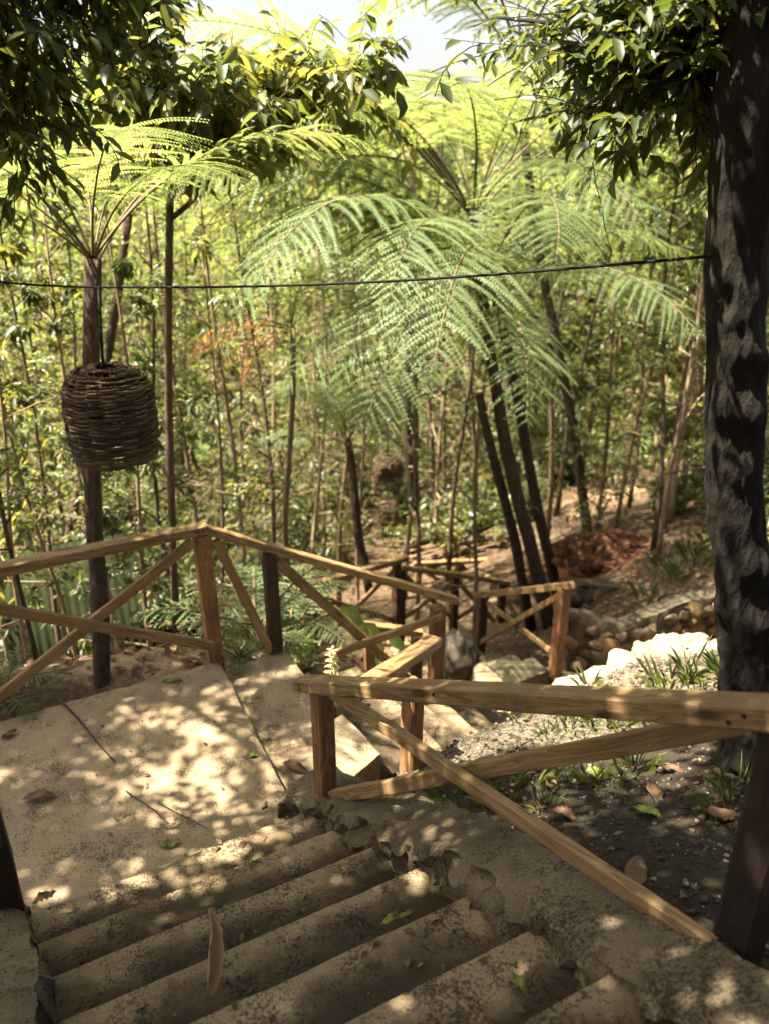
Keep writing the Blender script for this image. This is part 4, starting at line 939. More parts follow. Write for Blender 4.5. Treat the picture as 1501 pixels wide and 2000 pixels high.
def fit(p, h, s):
    q = proj(p)[0]; lim = float(np.interp(q, [0, 150, 350, 800, 900, 1100, 1500], [340, 320, 280, 230, 60, -60, -60])) + rng.uniform(0, 130)
    while s > .3 and proj((p[0], p[1], p[2] + h * s))[1] < lim: s *= .95
    return s
SAPH = [7.5, 8.5, 6.5, 9.5, 7.0, 5.2]; BIGH = [10, 12.2, 9]
pts = [(PY(bx, by, Y).x, Y) for (_, bx, by, Y, _, _) in SPECIAL]
nf = 0; tries = 0
while nf < 128 and tries < 6000:
    tries += 1
    y = 7.0 + 17 * rng.random() ** .8; x = rng.uniform(-1, 1) * (.50 * y + 2.6)
    if y < 16 and -.6 < x < 2.9 and y < 11.8: continue
    if y < 13 and -3.4 < x < -.4: continue
    if y < 17 and abs(x) < .7: continue
    if 3.3 < x < 5.2 and 12 < y < 16: continue
    if x > 1.5 and y < 8.6: continue
    if x < 0 and y < 6 + .3 * abs(x): continue
    if -4.2 < x < -1.9 and y < 9: continue
    if min((x - a) ** 2 + (y - b) ** 2 for a, b in pts) < .55 ** 2: continue
    pts.append((x, y)); nf += 1
    kd = rng.choice([0, 1, 2, 3, 4, 5, 1, 3]); z = gz(x, y)
    place('sapling', SAP[kd], (x, y, z), rng.uniform(0, 6.28), fit((x, y, z), SAPH[kd], rng.uniform(.75, 1.15)), 'thin sapling deeper in the sunlit forest', 'sapling', 'saplings deeper in the forest')
nf = 0; pb = []
while nf < 95:
    y = 22 + 30 * rng.random(); x = rng.uniform(-1, 1) * (.52 * y + 4)
    if pb and min((x - a) ** 2 + (y - b) ** 2 for a, b in pb) < 1.6 ** 2: continue
    pb.append((x, y)); nf += 1
    kd = rng.randrange(3); z = gz(x, y)
    place('forest_tree', BIG[kd], (x, y, z), rng.uniform(0, 6.28), fit((x, y, z), BIGH[kd], rng.uniform(.8, 1.2)), 'bushy bright tree in the valley behind the saplings', 'tree', 'trees in the valley')
nf = 0; tries = 0
while nf < 105 and tries < 5000:
    tries += 1
    y = 5.6 + 17 * rng.random(); x = rng.uniform(-1, 1) * (.48 * y + 2)
    if -.9 < x < 2.9 and y < 13.3: continue
    if x > 0 and y < 8.9: continue
    if -.6 < x < .6 and y < 16.5: continue
    if -4.4 < x < -1.6 and y < 8.6: continue
    nf += 1
    place('shrub', SHR[rng.randrange(4)], (x, y, gz(x, y)), rng.uniform(0, 6.28), rng.uniform(.7, 1.3), 'leafy green shrub in the forest undergrowth', 'shrub', 'shrubs under the saplings', ('stem', 'foliage'))

nf = 0; tries = 0
while nf < 46 and tries < 4000:      # thicker growth where the slope bottoms out
    tries += 1
    y = rng.uniform(13.4, 19.5); x = rng.uniform(-6, 4)
    if abs(x) < .55 and y < 16.8: continue
    if 2.4 < x and y < 16: continue
    nf += 1
    place('shrub', SHR[rng.randrange(4)], (x, y, gz(x, y)), rng.uniform(0, 6.28), rng.uniform(.9, 1.6), 'dense leafy shrub at the foot of the slope', 'shrub', 'shrubs at the foot of the slope', ('stem', 'foliage'))
# far wooded hillside across the valley: one mass of crowns
def far_forest():
    g = np.random.default_rng(5); n = 900
    y = 48 + 130 * g.random(n) ** 1.2; x = (g.random(n) * 2 - 1) * (.62 * y + 8)
    z = ground(x, y); r = 2.2 + 2.0 * g.random(n); P_ = []; S = []
    per = 150
    c = np.stack([x, y, z + r * .9], -1)
    d = unit(g.normal(size=(n, per, 3))); rad = g.random((n, per, 1)) ** .4
    lump = 1 + .25 * np.sin(d[..., 0:1] * 5 + x[:, None, None]) * np.sin(d[..., 1:2] * 4 + y[:, None, None])
    pos = (c[:, None, :] + d * rad * lump * r[:, None, None] * np.array([1, 1, 1.15])).reshape(-1, 3)
    dr = g.normal(size=pos.shape); up = g.normal(size=pos.shape) * .7 + np.array([0, 0, 1])
    sz = (.45 + .35 * g.random(len(pos))) * np.repeat(.75 + y / 160, per)
    me = leaves('far_forest', pos, dr, up, sz, M['leaf_far'], .6, LEAF4)
    tag(link('far_forest', me), 'sunlit wooded hillside across the valley', 'forest', None, 'stuff')
far_forest()

# ------------------------------------------------------------------ large trees whose crowns shade the steps
def in_gap(p):
    """openings in the canopy: the sunlit bank and short rail, and part of the landing"""
    x, y = shadow_hit(p, 0.0)
    return (-.15 < x < 3.2 and 3.4 + .14 * x < y < 5.3)
def ridged_trunk(tr, rads, base, sides, segs=260):
    mb = MB(base); k = len(tr); pts = [Vector(p) for p in tr]; L = [0.0]
    for i in range(1, k): L.append(L[-1] + (pts[i] - pts[i - 1]).length)
    kn = random.Random(3); knots = [(kn.uniform(.3, L[-1]), kn.uniform(0, 6.28), kn.uniform(.06, .12)) for _ in range(26)]; vs = []; fs = []
    for i in range(segs + 1):
        u = L[-1] * i / segs; c = Vector([float(np.interp(u, L, [p[a] for p in pts])) for a in range(3)]); r = float(np.interp(u, L, rads))
        for j in range(sides):
            th = 2 * math.pi * j / sides; q = Vector((math.cos(th) * 1.0, math.sin(th) * 1.0, u * .55))
            d = .10 * noise.noise(q * 1.6) + .10 * (.5 - abs(noise.noise(Vector((q.x * 4.2, q.y * 4.2, u * 1.5))))) + 0.10 * (.5 - abs(noise.noise(Vector((q.x * 9, q.y * 9, u * 4))))) + .06 * noise.noise(Vector((q.x * 14, q.y * 14, u * 16)))
            for (ku, kt, ks) in knots:
                a = math.atan2(math.sin(th - kt), math.cos(th - kt)) * r / ks; b = (u - ku) / (ks * 1.5); e_ = a * a + b * b
                if e_ < 4: d += .16 * math.exp(-(math.sqrt(e_) - .8) ** 2 * 6) - .14 * math.exp(-e_ * 3)
            flare = 1 + .28 * max(0, math.sin(th * 5 + 1)) * max(0, 1 - u / .5)
            vs.append(c + Vector((math.cos(th), math.sin(th), 0)) * r * (1 + d) * flare)
    for i in range(segs):
        for j in range(sides): a = i * sides; jj = (j + 1) % sides; fs.append((a + j, a + jj, a + sides + jj, a + sides + j))
    mb.quadmesh(vs, fs); return mb
def crown_tree(name, label, cat, trunk, rads, limbs, leafmat, barkmat, seed, ntw, twl, nleaf, lsize, droop, width=.42, thin=.0, sides=14, gap=.93, rough=.2, group=None, thinz=4.5, gapz=0.0):
    rng = random.Random(seed); base = Vector(trunk[0]); e = empty(name, base, label, cat, group)
    if sides > 20: ridged_trunk(trunk, rads, base, sides).build('trunk', M[barkmat], e)
    else: mb = MB(base); mb.tube(trunk, rads, sides, True, rough); mb.build('trunk', M[barkmat], e)
    out = ([], [], [], [])
    for (a, b, r) in limbs:
        mb = MB(base); pts = bend(rng, a, b, 7, .05); limb(rng, mb, pts, r, r * .3, ntw, twl, nleaf, lsize, droop, out, .12, 3, 7, lambda q: (in_gap(q) and q.z > gapz and rng.random() < gap) or (q.z > thinz and rng.random() < thin)); mb.build('limb', M[barkmat], e)
    pos = np.array(out[0]); keep = np.array([not in_gap(p) or p[2] < gapz or rng.random() > gap for p in out[0]])
    pos = pos[keep] - np.array(base)
    link('crown', leaves('crown', pos, np.array(out[1])[keep], np.array(out[2])[keep], np.array(out[3])[keep], M[leafmat], width), None, e)
    return e
# the big dark trunk on the right
TY = 2.95
tr = [PY(1482, 1640, TY), PY(1478, 1530, TY), PY(1470, 1440, TY), PY(1457, 1250, TY), PY(1440, 1060, TY), PY(1430, 900, TY), PY(1434, 700, TY), PY(1440, 500, TY), PY(1450, 350, TY), PY(1462, 200, TY), PY(1475, 60, TY + .05), PY(1480, -150, TY + .1), PY(1470, -420, TY + .15)]
rd = [.25, .18, .125, .10, .09, .094, .092, .09, .094, .092, .082, .075, .06]
def Q(px, py, Y): return PY(px, py, Y)
tr.pop(4); rd.pop(4)
lim = [(tr[8], Q(1300, -120, 3.4), .05), (Q(1420, 160, 3.0), Q(1050, 85, 4.6), .03), (Q(1440, 100, 3.0), Q(1010, 235, 5.2), .025), (tr[9], Q(1180, -60, 4.8), .035), (Q(1450, 60, 3), Q(1270, 240, 4.2), .02), (tr[9], Q(1420, 40, 5.5), .03),
       (tr[10], Vector((.2, 2.2, 5.2)), .045), (tr[10], Vector((2.6, 4.6, 5.0)), .04), (tr[11], Vector((.4, 1.0, 6.4)), .05), (tr[11], Vector((1.2, 3.6, 6.6)), .05), (tr[11], Vector((3.6, 2.4, 6.2)), .05), (tr[10], Vector((3.2, .6, 5.2)), .04), (tr[9], Vector((2.8, 5.2, 4.0)), .03)]
rb = random.Random(77)
for k in range(26):
    px, py = rb.uniform(960, 1560), rb.uniform(-160, 420); py = min(py, 20 + (px - 960) * .75)
    lim.append((tr[8 + k % 3], Q(px, py, rb.uniform(3.5, 6.5)), .018))
crown_tree('big_tree', 'thick dark barked tree trunk at the right edge beside the near railing', 'tree', tr, rd, lim, 'leaf_dark', 'bark_dark', 31, 16, .55, 12, .085, .4, sides=72)
# broad trees standing left of the steps, mostly outside the view, whose canopy dapples the landing
t1 = [Vector((-3.6, 1.2, .6)), Vector((-3.5, 1.3, 2.2)), Vector((-3.6, 1.25, 3.4)), Vector((-3.4, 1.3, 4.6))]
l1 = [(t1[3], Vector((-2.9 + 3.0 * math.cos(a), .75 + 2.2 * math.sin(a), 5.4 + .7 * math.sin(3 * a))), .05) for a in np.linspace(0, 5.6, 9)] + [(t1[3], Vector((-2.2, .6, 6.6)), .05), (t1[3], Vector((-4.4, 1.4, 6.8)), .05), (t1[2], Vector((-1.2, 1.4, 5.2)), .04), (t1[2], Vector((-.9, .2, 5.4)), .04), (t1[2], Vector((-2.4, 2.6, 5.6)), .04)] + [(t1[3], Vector(q), .035) for q in ((-1.0, 1.6, 5.0), (-.6, 2.4, 5.2), (-.2, 1.2, 5.6), (-1.4, 2.4, 5.2), (.3, .6, 5.6), (.5, 1.8, 5.7), (-.6, .3, 5.3))]
crown_tree('canopy_tree', 'spreading tree left of the foreground steps casting their shade', 'tree', t1, [.16, .13, .11, .09], l1, 'leaf_dark', 'bark_dark', 41, 30, .8, 10, .14, .3, thin=.34)
t2 = [Vector((-5.2, 4.2, .0)), Vector((-5.2, 4.3, 2.4)), Vector((-5.0, 4.2, 4)), Vector((-4.9, 4.1, 5.2))]
l2_ = [(t2[3], Vector(q), .03) for q in ((-4.4, 2.0, 5.4), (-3.8, 2.6, 5.6), (-4.9, 1.3, 5.2), (-5.2, 2.6, 5.8), (-3.7, 1.8, 5.5), (-4.2, 4.3, 5.6), (-3.6, 4.6, 5.7), (-4.8, 4.8, 5.5), (-3.4, 4.1, 5.5), (-4.5, 3.9, 5.9))] + [(t2[3], Vector((-4.5 + 2.3 * math.cos(a), 3.3 + 2.1 * math.sin(a), 5.8 + .6 * math.sin(3 * a))), .05) for a in np.linspace(.3, 6.0, 9)]
l2_ += [(t2[3], Vector((lx - .48 * 5.5, ly - .46, 5.5 + .3 * math.sin(lx * 9))), .03) for lx, ly in ((-2.2, 3.5), (-1.7, 3.95), (-1.2, 4.25), (-1.25, 3.6), (-.75, 4.0), (-1.75, 3.2), (-.6, 4.4))]
crown_tree('canopy_tree', 'spreading tree beyond the left end of the landing railing that dapples the landing', 'tree', t2, [.15, .12, .1, .08], l2_, 'leaf_dark', 'bark_dark', 43, 18, .62, 12, .10, .45, thin=.40)
t7 = [Vector((-3.3, 2.7, .1)), Vector((-3.25, 2.75, 2.0)), Vector((-3.1, 2.7, 3.4)), Vector((-2.9, 2.6, 4.4))]
rb2 = random.Random(5); bA, bB, bC, bD = t7[3], Q(120, -190, 3.0), t7[2], Q(-110, 120, 2.9)
l7 = [(bA, bB, .026), (bC, bD, .024)]
for (px, py, Y) in [(70, 40, 2.8), (20, 140, 2.9), (130, -40, 3.0), (110, 90, 3.1), (210, 10, 3.2), (30, 225, 3.0), (170, 90, 3.2), (280, 30, 3.3), (75, 170, 3.1), (10, 50, 2.7), (310, -40, 3.3), (235, -60, 3.1), (60, 265, 3.2), (130, 150, 3.3)]:
    l7.append((bA.lerp(bB, rb2.uniform(.5, 1)) if py < 100 else bC.lerp(bD, rb2.uniform(.5, 1)), Q(px, py, Y), .007))
crown_tree('canopy_tree', 'tree whose dark leafy branches hang into the upper left corner', 'tree', t7, [.11, .09, .07, .05], l7, 'leaf_dark', 'bark_dark', 61, 10, .32, 7, .078, .45)
t5 = [Vector((3.6, -1.4, 2.2)), Vector((3.5, -1.3, 4.2)), Vector((3.3, -1.1, 5.6))]  # unseen tree, added to cut ambient light on the bank
crown_tree('canopy_tree', 'unseen broad tree added behind the viewpoint to the right, crown shading the gravel bank', 'tree', t5, [.17, .14, .1], [(t5[2], Vector((2.4 + 3.0 * math.cos(a), -.6 + 2.4 * math.sin(a), 5.9 + .7 * math.sin(3 * a))), .05) for a in np.linspace(0, 5.7, 10)], 'leaf_dark', 'bark_dark', 51, 26, .85, 9, .16, .3)
t6 = [Vector((-2.4, -3.4, 2.0)), Vector((-2.4, -3.3, 4.2)), Vector((-2.3, -3.1, 5.8))]  # second unseen tree, added to dim ambient light over the foreground
crown_tree('canopy_tree', 'unseen broad tree added behind the viewpoint to shade the stairs from the left', 'tree', t6, [.17, .14, .1], [(t6[2], Vector((-1.6 + 3.4 * math.cos(a), -2.9 + 2.2 * math.sin(a), 6.0 + .7 * math.sin(3 * a))), .05) for a in np.linspace(0, 5.7, 10)], 'leaf_dark', 'bark_dark', 53, 26, .85, 9, .16, .3)
# slender tree with big sunlit leaves, trunk rising beyond the railing
t3 = [PY(348, 1290, 5.6), PY(338, 1080, 5.6), PY(330, 800, 5.55), PY(329, 640, 5.5), PY(332, 430, 5.45), PY(336, 250, 5.4), PY(338, 60, 5.4)]
l3_ = [(t3[4], Q(640, 190, 5.3), .018), (Q(560, 240, 5.35), Q(770, 150, 5.3), .010), (t3[5], Q(430, 205, 5.3), .013), (t3[5], Q(460, 185, 5.0), .010), (t3[6], Q(250, 60, 5.2), .014), (t3[5], Q(200, 180, 5.2), .012), (t3[6], Q(280, -30, 5.2), .012), (t3[6], Q(220, -80, 5.0), .012),
        (Q(480, 300, 5.4), Q(540, 190, 5.3), .008), (Q(600, 220, 5.3), Q(690, 150, 5.2), .008), (t3[5], Q(330, 120, 4.8), .010), (t3[5], Q(430, 230, 5.1), .010)]
crown_tree('slender_tree', 'slender tree with large backlit leaves and one long slanting branch above the lamp', 'tree', t3, [.032, .03, .028, .027, .025, .02, .014], l3_, 'leaf_gold', 'bark_brown', 47, 15, .42, 7, .12, .5, .46, .22, 8, 0, .1, thinz=0)

# ------------------------------------------------------------------ huts among the trees
def corrugated(nx, w, l, amp=.012, pitch=.076):
    vs = []; fs = []; n = int(w / pitch) * 4
    for j in range(nx + 1):
        for i in range(n + 1):
            x = w * i / n; vs.append((x - w / 2, -l * j / nx, amp * math.sin(2 * math.pi * x / pitch)))
    for j in range(nx):
        for i in range(n):
            a = j * (n + 1) + i; fs.append((a, a + 1, a + n + 2, a + n + 1))
    return vs, fs
def hut(loc, rz, w, d, h, pitch, roofmat, label, group=None):
    e = empty('hut', loc, label, 'hut', group, rz)
    mb = MB()
    for s in (1, -1):
        vs, fs = corrugated(2, w + .4, d / 2 / math.cos(pitch) + .25, pitch=.09)
        rot = Matrix.Rotation(0 if s == 1 else math.pi, 3, 'Z') @ Matrix.Rotation(pitch, 3, 'X')
        mb.quadmesh([rot @ Vector(v) + Vector((0, -.012 * s, h + d / 2 * math.tan(pitch) + .05)) for v in vs], fs)
    ro = mb.build('roof', M[roofmat], e); md = ro.modifiers.new('thickness', 'SOLIDIFY'); md.thickness = .004
    mb = MB(); hw, hd = w / 2, d / 2; zr = h + hd * math.tan(pitch) - .02
    v = [(-hw, -hd, 0), (hw, -hd, 0), (hw, hd, 0), (-hw, hd, 0), (-hw, -hd, h), (hw, -hd, h), (hw, hd, h), (-hw, hd, h), (-hw, 0, zr), (hw, 0, zr)]
    mb.quadmesh(v, [(0, 1, 5, 4), (2, 3, 7, 6), (1, 2, 6, 9, 5), (3, 0, 4, 8, 7), (0, 3, 2, 1), (4, 5, 9, 8), (6, 7, 8, 9)]); mb.build('wall', M['hut_wood'], e, False)
    mb = MB(); mb.quadmesh([(-.3, -hd - .03, 0), (.3, -hd - .03, 0), (.3, -hd - .03, h * .85), (-.3, -hd - .03, h * .85), (-.3, -hd - .004, 0), (.3, -hd - .004, 0), (.3, -hd - .004, h * .85), (-.3, -hd - .004, h * .85)],
                           [(0, 1, 2, 3), (0, 4, 5, 1), (1, 5, 6, 2), (2, 6, 7, 3), (3, 7, 4, 0)]); mb.build('door', M['bark_brown'], e, False)
    return e
hp = PY(150, 1300, 7.9)
hut((hp.x - .05, hp.y + .55, hp.z - .1), R(24), 1.25, 1.8, .12, R(54), 'roof_green', 'steep ribbed green hut roof down the slope behind the left railing')
hp = PY(222, 1180, 9.6)
hut((hp.x, hp.y, hp.z - .9), R(70), 1.4, 1.5, .5, R(48), 'roof_green', 'orange board hut half hidden behind the steep green roof')
hp = PY(835, 975, 21); hut((hp.x, hp.y, hp.z - 1.2), R(-35), 1.6, 1.6, 1.2, R(35), 'roof_white', 'small orange hut with a pale roof far behind the small lamps')

# ------------------------------------------------------------------ bank details: gravel, grass, litter, twigs
def pebbles():
    g = np.random.default_rng(3); n = 24000
    x = g.uniform(-.1, 4.2, n); y = g.uniform(.8, 5.2, n)
    # right of the kerb line, short of the dug path
    ok = ((x - .12) * .863 + (y - 3.05) * .505 > -.02) & ((y - 3.6) * .86 - (x - .12) * .51 < .05 + .1 * g.random(n))
    ok &= (g.random(n) < .6) | (y - 3.35 - .14 * x > 0) | (x < .3)
    x, y = x[ok], y[ok]; z = ground(x, y); n = len(x)
    s = .004 + .013 * g.random(n) ** 3
    ico = np.array([[0, 0, .7], [1, .1, 0], [.2, .9, .1], [-.8, .5, 0], [-.7, -.7, .1], [.3, -1, 0], [0, 0, -.5]])
    tl = []; 
    for k in range(5): tl += [0, 1 + k, 1 + (k + 1) % 5]
    for k in range(5): tl += [6, 1 + (k + 1) % 5, 1 + k]
    a = g.random(n) * 6.28; ca, sa = np.cos(a), np.sin(a); j = ico[None] * (1 + .35 * g.normal(size=(n, 7, 3))) * s[:, None, None]
    V = np.stack([j[..., 0] * ca[:, None] - j[..., 1] * sa[:, None] + x[:, None], j[..., 0] * sa[:, None] + j[..., 1] * ca[:, None] + y[:, None], j[..., 2] + z[:, None] + .3 * s[:, None]], -1)
    tag(link('gravel', mesh_tiled('gravel', V, tl, [3] * 10, M['pebble'])), 'loose grey gravel covering the right hand bank', 'gravel', None, 'stuff')
pebbles()
def litter():
    g = np.random.default_rng(8); n = 9000
    y = 4.4 + 14 * g.random(n) ** 1.2; x = (g.random(n) * 2 - 1) * (.5 * y + 1.5)
    ok = ~((x > -1.0) & (x < 2.6) & (y < 7.4)) & ~((y < 5.6) & (x > -.9) & (x < 3.6)) & ~((x > -2.9) & (y < 4.62 + .4 * np.clip(x + 1.2, -3, 1)))
    x, y = x[ok], y[ok]; z = ground(x, y) + .012; n = len(x)
    dr = g.normal(size=(n, 3)) * np.array([1, 1, .25]); up = g.normal(size=(n, 3)) * .3 + np.array([0, 0, 1])
    me = leaves('leaf_litter', np.stack([x, y, z], -1), dr, up, .05 + .09 * g.random(n), M['dry_leaf'], .5)
    tag(link('leaf_litter', me), 'brown leaf litter over the forest floor', 'leaf litter', None, 'stuff')
litter()
def undergrowth():
    g = np.random.default_rng(18); n = 34000
    y = 5.2 + 18 * g.random(n) ** .95; x = (g.random(n) * 2 - 1) * (.5 * y + 2)
    clump = np.sin(x * 2.1 + np.sin(y * 1.7)) * np.sin(y * 1.9 + .5 * x) + .5 * np.sin(5 * x) * np.sin(4.3 * y)
    ok = (clump > -.15) & ~((x > -1.2) & (x < 3.2) & (y < 13.4)) & ~((x > 0) & (y < 7.9)) & ~((x > -4.6) & (x < -2.2) & (y < 8.6)) & ~((x > 3.0) & (x < 5.4) & (y > 9) & (y < 16.5)) & ~((x > -3.6) & (x < -.8) & (y < 6.2))
    x, y = x[ok], y[ok]; n = len(x); z = ground(x, y) + .03 + .75 * g.random(n) ** 1.6
    dr = g.normal(size=(n, 3)) * np.array([1, 1, .5]) + np.array([0, 0, .1]); up = g.normal(size=(n, 3)) * .5 + np.array([0, 0, 1])
    tag(link('ground_cover', leaves('ground_cover', np.stack([x, y, z], -1), dr, up, .07 + .11 * g.random(n), M['leaf_forest'], .45)), 'low leafy green cover under the saplings', 'ground cover', None, 'stuff')
undergrowth()
def tuft_mesh(seed, n_, h, mat='grass', spread=.06, w=.07):
    g = np.random.default_rng(seed); a = g.random(n_) * 6.28; r = spread * np.sqrt(g.random(n_)); lean = .15 + .75 * g.random(n_)
    pos = np.stack([r * np.cos(a), r * np.sin(a), np.full(n_, -.01)], -1); dr = np.stack([np.cos(a) * lean, np.sin(a) * lean, np.ones(n_)], -1)
    up = np.stack([-np.cos(a), -np.sin(a), np.full(n_, .3)], -1)
    return leaves('blades', pos, dr, up, h * (.5 + .7 * g.random(n_)), M[mat], w + .05)
TUFT = [tuft_mesh(1, 22, .11, w=.02), tuft_mesh(2, 16, .14, spread=.04, w=.01), tuft_mesh(3, 26, .08, spread=.08, w=.06)]
TP = [(985, 1540), (1040, 1530), (1075, 1505), (1105, 1532), (1150, 1525), (1190, 1535), (1235, 1515), (960, 1575), (905, 1590), (1060, 1575), (1245, 1500), (1120, 1425), (1165, 1415), (1210, 1420), (1075, 1440), (1260, 1408), (870, 1560), (1425, 1590), (1440, 1545), (1010, 1405), (1085, 1388),
      (1150, 1340), (1345, 1315), (1385, 1325), (1320, 1335), (1410, 1300), (1365, 1335), (1300, 1340), (1420, 1330)]
for i, (px, py) in enumerate(TP):
    p = P(px, py, .3)
    for _ in range(6): p = P(px, py, gz(p.x, p.y))
    s = rng.uniform(.8, 1.4) * (1.2 if i >= 21 else 1)
    o = link('grass_tuft', TUFT[i % 3]); o.location = p; o.rotation_euler = (0, 0, rng.uniform(0, 6)); o.scale = (s,) * 3
    tag(o, 'long bladed grass tuft beside the fallen log' if i >= 21 else 'small green grass tuft in the gravel bank', 'grass tuft', 'grass tufts by the log' if i >= 21 else 'grass tufts in the gravel')
for i, (px, py, Y) in enumerate([(1285, 1178, 8.6), (1330, 1170, 8.8), (1370, 1165, 9.0), (1350, 1185, 8.4), (1310, 1190, 8.2), (1390, 1180, 8.4), (1255, 1200, 7.9)]):
    p = PY(px, py, Y); o = link('grass_tuft', TUFT[i % 3]); o.location = (p.x, p.y, gz(p.x, p.y)); o.scale = (2.0,) * 3; o.rotation_euler = (0, 0, i)
    tag(o, 'tall grass tuft on the ground above the rubble wall', 'grass tuft', 'grass tufts above the rubble wall')

def crumbs():
    g = np.random.default_rng(12); n = 420; x = g.uniform(-2.8, -.2, n); y = g.uniform(1.9, 4.9, n)
    on1 = ((x + 1.07) * .88 + (y - 4.5) * .475 < 0) & (-(x + 1.07) * .475 + (y - 4.5) * .88 < -.03) & (-(x + 1.465) * .475 + (y - 2.457) * .88 > .05) & ((x + 1.07) * .88 + (y - 4.5) * .475 < -.01)
    ok = on1 & (np.sin(x * 3.1 + 2 * y) + np.sin(4 * y) + g.normal(size=n) * .7 > .3); x, y = x[ok], y[ok]; n = len(x)
    dr = g.normal(size=(n, 3)) * np.array([1, 1, .12]); up = g.normal(size=(n, 3)) * .2 + np.array([0, 0, 1])
    tag(link('leaf_crumbs', leaves('leaf_crumbs', np.stack([x, y, np.full(n, .012)], -1), dr, up, .012 + .03 * g.random(n) ** 2, M['dry_leaf'], .5)), 'tiny dry leaf crumbs scattered on the landing', 'leaf litter', None, 'stuff')
crumbs()
def debris():
    g = np.random.default_rng(15); P_ = []
    for _ in range(230):
        t = g.random(); i = int(g.integers(0, 7)); f = .25 + .7 * (1 - g.random() ** 2); a = lerp2(RA, RB, (i + 1 - f) / 6); b = lerp2(LA, LB, (i + 1 - f) / 6)
        u = g.random() ** (.45 if g.random() < .5 else 1); p = lerp2(b, a, u * .97); P_.append((p[0], p[1], .15 * (i + 1) - .03 + .010))
    n = 620; x = g.uniform(.2, 2.2, n); y = g.uniform(1.0, 4.6, n); ok = ((x - .12) * .863 + (y - 3.05) * .505 > .06) & ((y - 3.6) * .86 - (x - .12) * .51 < 0)
    z = ground(x[ok], y[ok]) + .012; P_ += list(zip(x[ok], y[ok], z)); n = len(P_)
    dr = g.normal(size=(n, 3)) * np.array([1, 1, .2]); up = g.normal(size=(n, 3)) * .3 + np.array([0, 0, 1])
    tag(link('leaf_debris', leaves('leaf_debris', P_, dr, up, .010 + .045 * g.random(n) ** 2.2, M['dry_leaf'], .5)), 'broken leaf bits scattered over the steps and the dark bank soil', 'leaf litter', None, 'stuff')
debris()
# fallen leaves, each its own thing
def curled_leaf(L, w, curl, seed):
    rs = random.Random(seed); vs = []; fs = []; nu, nv = 14, 6
    for i in range(nu + 1):
        t = i / nu; hw = w * .9 * (math.sin(math.pi * min(1, t * .98 + .01) ** .8) ** .9 if 0 < t < 1 else .02); z0 = curl * L * (.5 - (t - .5) ** 2 * 2) * .12 + .006 * math.sin(t * 9 + seed)
        for j in range(nv + 1):
            s = j / nv * 2 - 1
            vs.append(((t - .5) * L + .01 * s * s, s * hw * (1 - .35 * curl * abs(s)), z0 + hw * abs(s) * (.75 * curl) + (.006 * abs(s) + .002) * noise.noise(Vector((t * 9, s * 3, seed))) * 2))
    for i in range(nu):
        for j in range(nv): a = i * (nv + 1) + j; fs.append((a, a + 1, a + nv + 2, a + nv + 1))
    mb = MB(); mb.quadmesh(vs, fs); return mb
def fallen(label, px, py, z, L, w, curl, rot, seed, mat='dry_leaf', lift=.012):
    o = curled_leaf(L, w, curl, seed).build('fallen_leaf', M[mat]); p = P(px, py, z); o.location = (p.x, p.y, z + lift); o.rotation_euler = rot
    md = o.modifiers.new('thickness', 'SOLIDIFY'); md.thickness = .0012
    return tag(o, label, 'leaf', 'fallen leaves on the steps and bank')
fallen('big curled brown leaf standing on edge on the foreground steps', 408, 1900, .62, .27, .05, 1.3, (R(38), R(-25), R(96)), 1, 'tan_leaf', lift=.07)
fallen('rust brown curled leaf lying at the left of the landing', 76, 1562, .0, .16, .05, .7, (0, 0, R(10)), 2)
fallen('dark brown leaf at the end of the slab joint', 577, 1502, -.08, .17, .04, .7, (R(20), 0, R(-30)), 3)
fallen('yellow green leaf on the right end of a step', 765, 1800, .62, .09, .02, .5, (0, 0, R(25)), 4, 'green_leaf')
fallen('small orange leaf at the left end of the lowest step', 86, 1757, .15, .09, .03, .3, (0, 0, R(35)), 5)
fallen('green leaf near the foot of the landing', 332, 1652, .0, .09, .03, .2, (0, 0, R(20)), 6, 'green_leaf')
fallen('small dark leaf at the left edge of the landing', 18, 1440, .0, .10, .03, .5, (0, 0, R(60)), 7)
fallen('green leaf lying near the apex post', 335, 1332, .0, .13, .03, .3, (0, 0, R(5)), 8, 'green_leaf')
fallen('small green leaf on the slab joint', 492, 1478, .0, .06, .02, .2, (0, 0, R(5)), 9, 'green_leaf')
fallen('upright purple brown leaf scrap on the lowest step', 517, 1585, .15, .06, .015, .6, (R(80), 0, R(80)), 10, lift=.03)
fallen('green leaf on the dark lower right step', 1012, 1925, .9, .06, .018, .2, (0, 0, R(120)), 11, 'green_leaf')
for i, (px, py, lb, mt) in enumerate([(1075, 1535, 'broad tan leaf among the grass tufts', 'dry_leaf'), (1275, 1555, 'tan leaf right of the grass on the gravel', 'dry_leaf'), (1238, 1715, 'rust leaf in the dark gravel near the lower brace', 'dry_leaf'), (1165, 1520, 'pale green leaf on the gravel above the grass', 'green_leaf'),
                                  (1262, 1595, 'small green leaf in the shaded gravel', 'green_leaf'), (1100, 1600, 'brown leaf by the kerb wall below the crossing braces', 'dry_leaf'), (1310, 1510, 'small orange leaf on the bright gravel', 'dry_leaf'), (895, 1430, 'flat dark leaf on the sunlit gravel', 'dry_leaf'), (1405, 1600, 'brown leaf near the big trunk foot', 'dry_leaf')]):
    p = P(px, py, .3)
    for _ in range(6): p = P(px, py, gz(p.x, p.y))
    fallen(lb, px, py, p.z, rng.uniform(.09, .15), rng.uniform(.03, .05), rng.uniform(.2, .6), (rng.uniform(-.2, .2), rng.uniform(-.2, .2), rng.uniform(0, 6)), 30 + i, mt, .02)
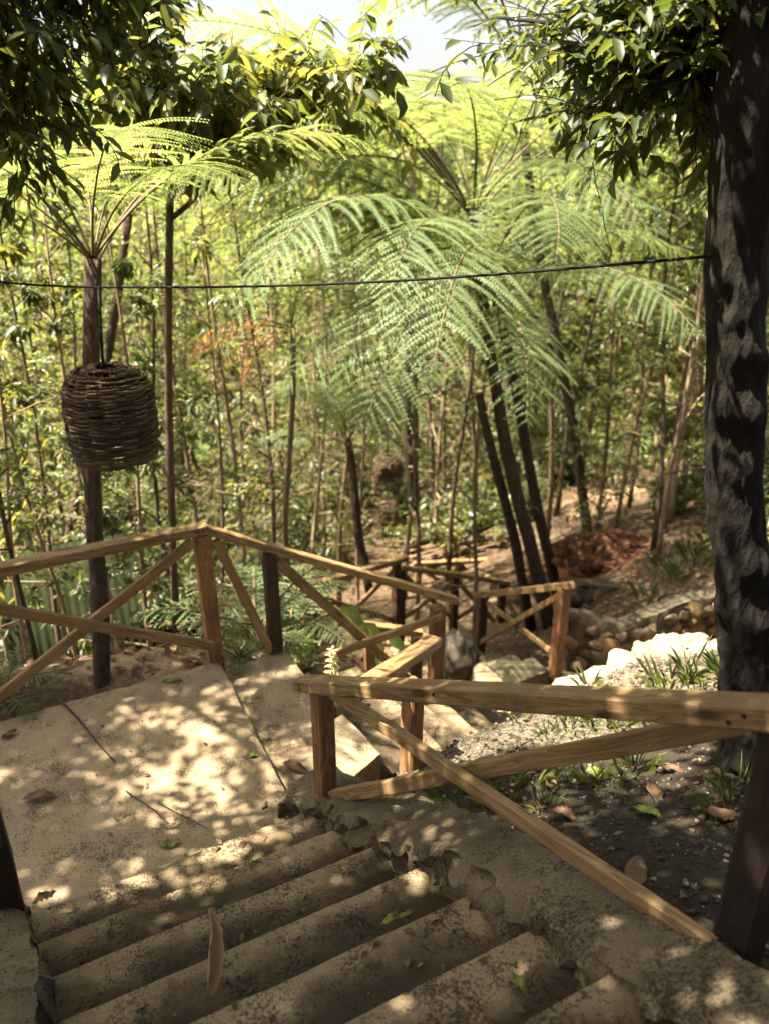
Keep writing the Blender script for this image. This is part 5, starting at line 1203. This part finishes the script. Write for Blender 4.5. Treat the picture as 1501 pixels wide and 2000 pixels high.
def twig(label, a, b, r, z):
    A, B = P(*a, z), P(*b, z); mb = MB(); g = random.Random(int(a[0])); pts = bend(g, A + Vector((0, 0, r + .012)), B + Vector((0, 0, r + .006)), 7, .02); mb.tube(pts, [r * (1 - .5 * i / 7) for i in range(8)], 6)
    tag(mb.build('twig', M['stick_dark']), label, 'twig', 'twigs on the landing')
twig('long dark stick lying across the left of the landing', (108, 1362), (226, 1492), .008, .0)
twig('thin twig on the landing near the steps, left one', (248, 1550), (328, 1610), .004, .0)
twig('thinner twig on the landing just right of its neighbour', (310, 1572), (406, 1620), .003, .0)
# pile of cut branches beyond the railings
g = random.Random(6); c0 = PY(905, 1075, 13.6); mb = MB(c0)
for k in range(60):
    a = c0 + Vector((g.uniform(-1.3, -.6), g.uniform(-.5, .5), g.uniform(-.25, .15))); b = c0 + Vector((g.uniform(.6, 1.5), g.uniform(-.5, .5), g.uniform(.15, .65)))
    mb.tube(bend(g, a, b, 4, .02), [.018, .016, .014, .011, .007], 5)
o = mb.build('branch_pile', M['stick']); o.location = c0; tag(o, 'pile of cut thin branches stacked beyond the level railing', 'branch pile')
hp = PY(1190, 1120, 9.9); mb = MB(); g = random.Random(13)
for k in range(260):
    a_ = g.uniform(0, 6.28); r_ = .78 * math.sqrt(g.random()); top = .34 * max(0, 1 - (r_ / .8) ** 1.4); sz = g.uniform(.05, .15) * (1.25 - r_)
    vs, fs = rock_mesh(g.random() * 60, (sz * 1.2, sz, sz * .8), 2, .4, 5); mb.quadmesh([v + Vector((r_ * math.cos(a_) * 1.1, r_ * math.sin(a_), top * g.uniform(.75, 1.0) - .03)) for v in vs], fs)
o = mb.build('soil_heap', M['hut_wood'], None, 'edges'); o.location = (hp.x, hp.y, gz(hp.x, hp.y))
mt, t, ot = newmat('red earth'); co = coords(t); n1 = N(t, 'ShaderNodeTexNoise', Scale=9.0, Detail=8.0, Roughness=.75); t.links.new(co, n1.inputs['Vector']); r = ramp(t, [(.35, (.042, .020, .011)), (.65, (.135, .060, .031))]); t.links.new(n1.outputs[0], r.inputs[0]); principled(t, ot, r.outputs[0], .95, .1, bumpn(t, n1.outputs[0], 1.0, .06)); o.data.materials[0] = mt
tag(o, 'heap of red earth in front of the saplings at right', 'soil heap')
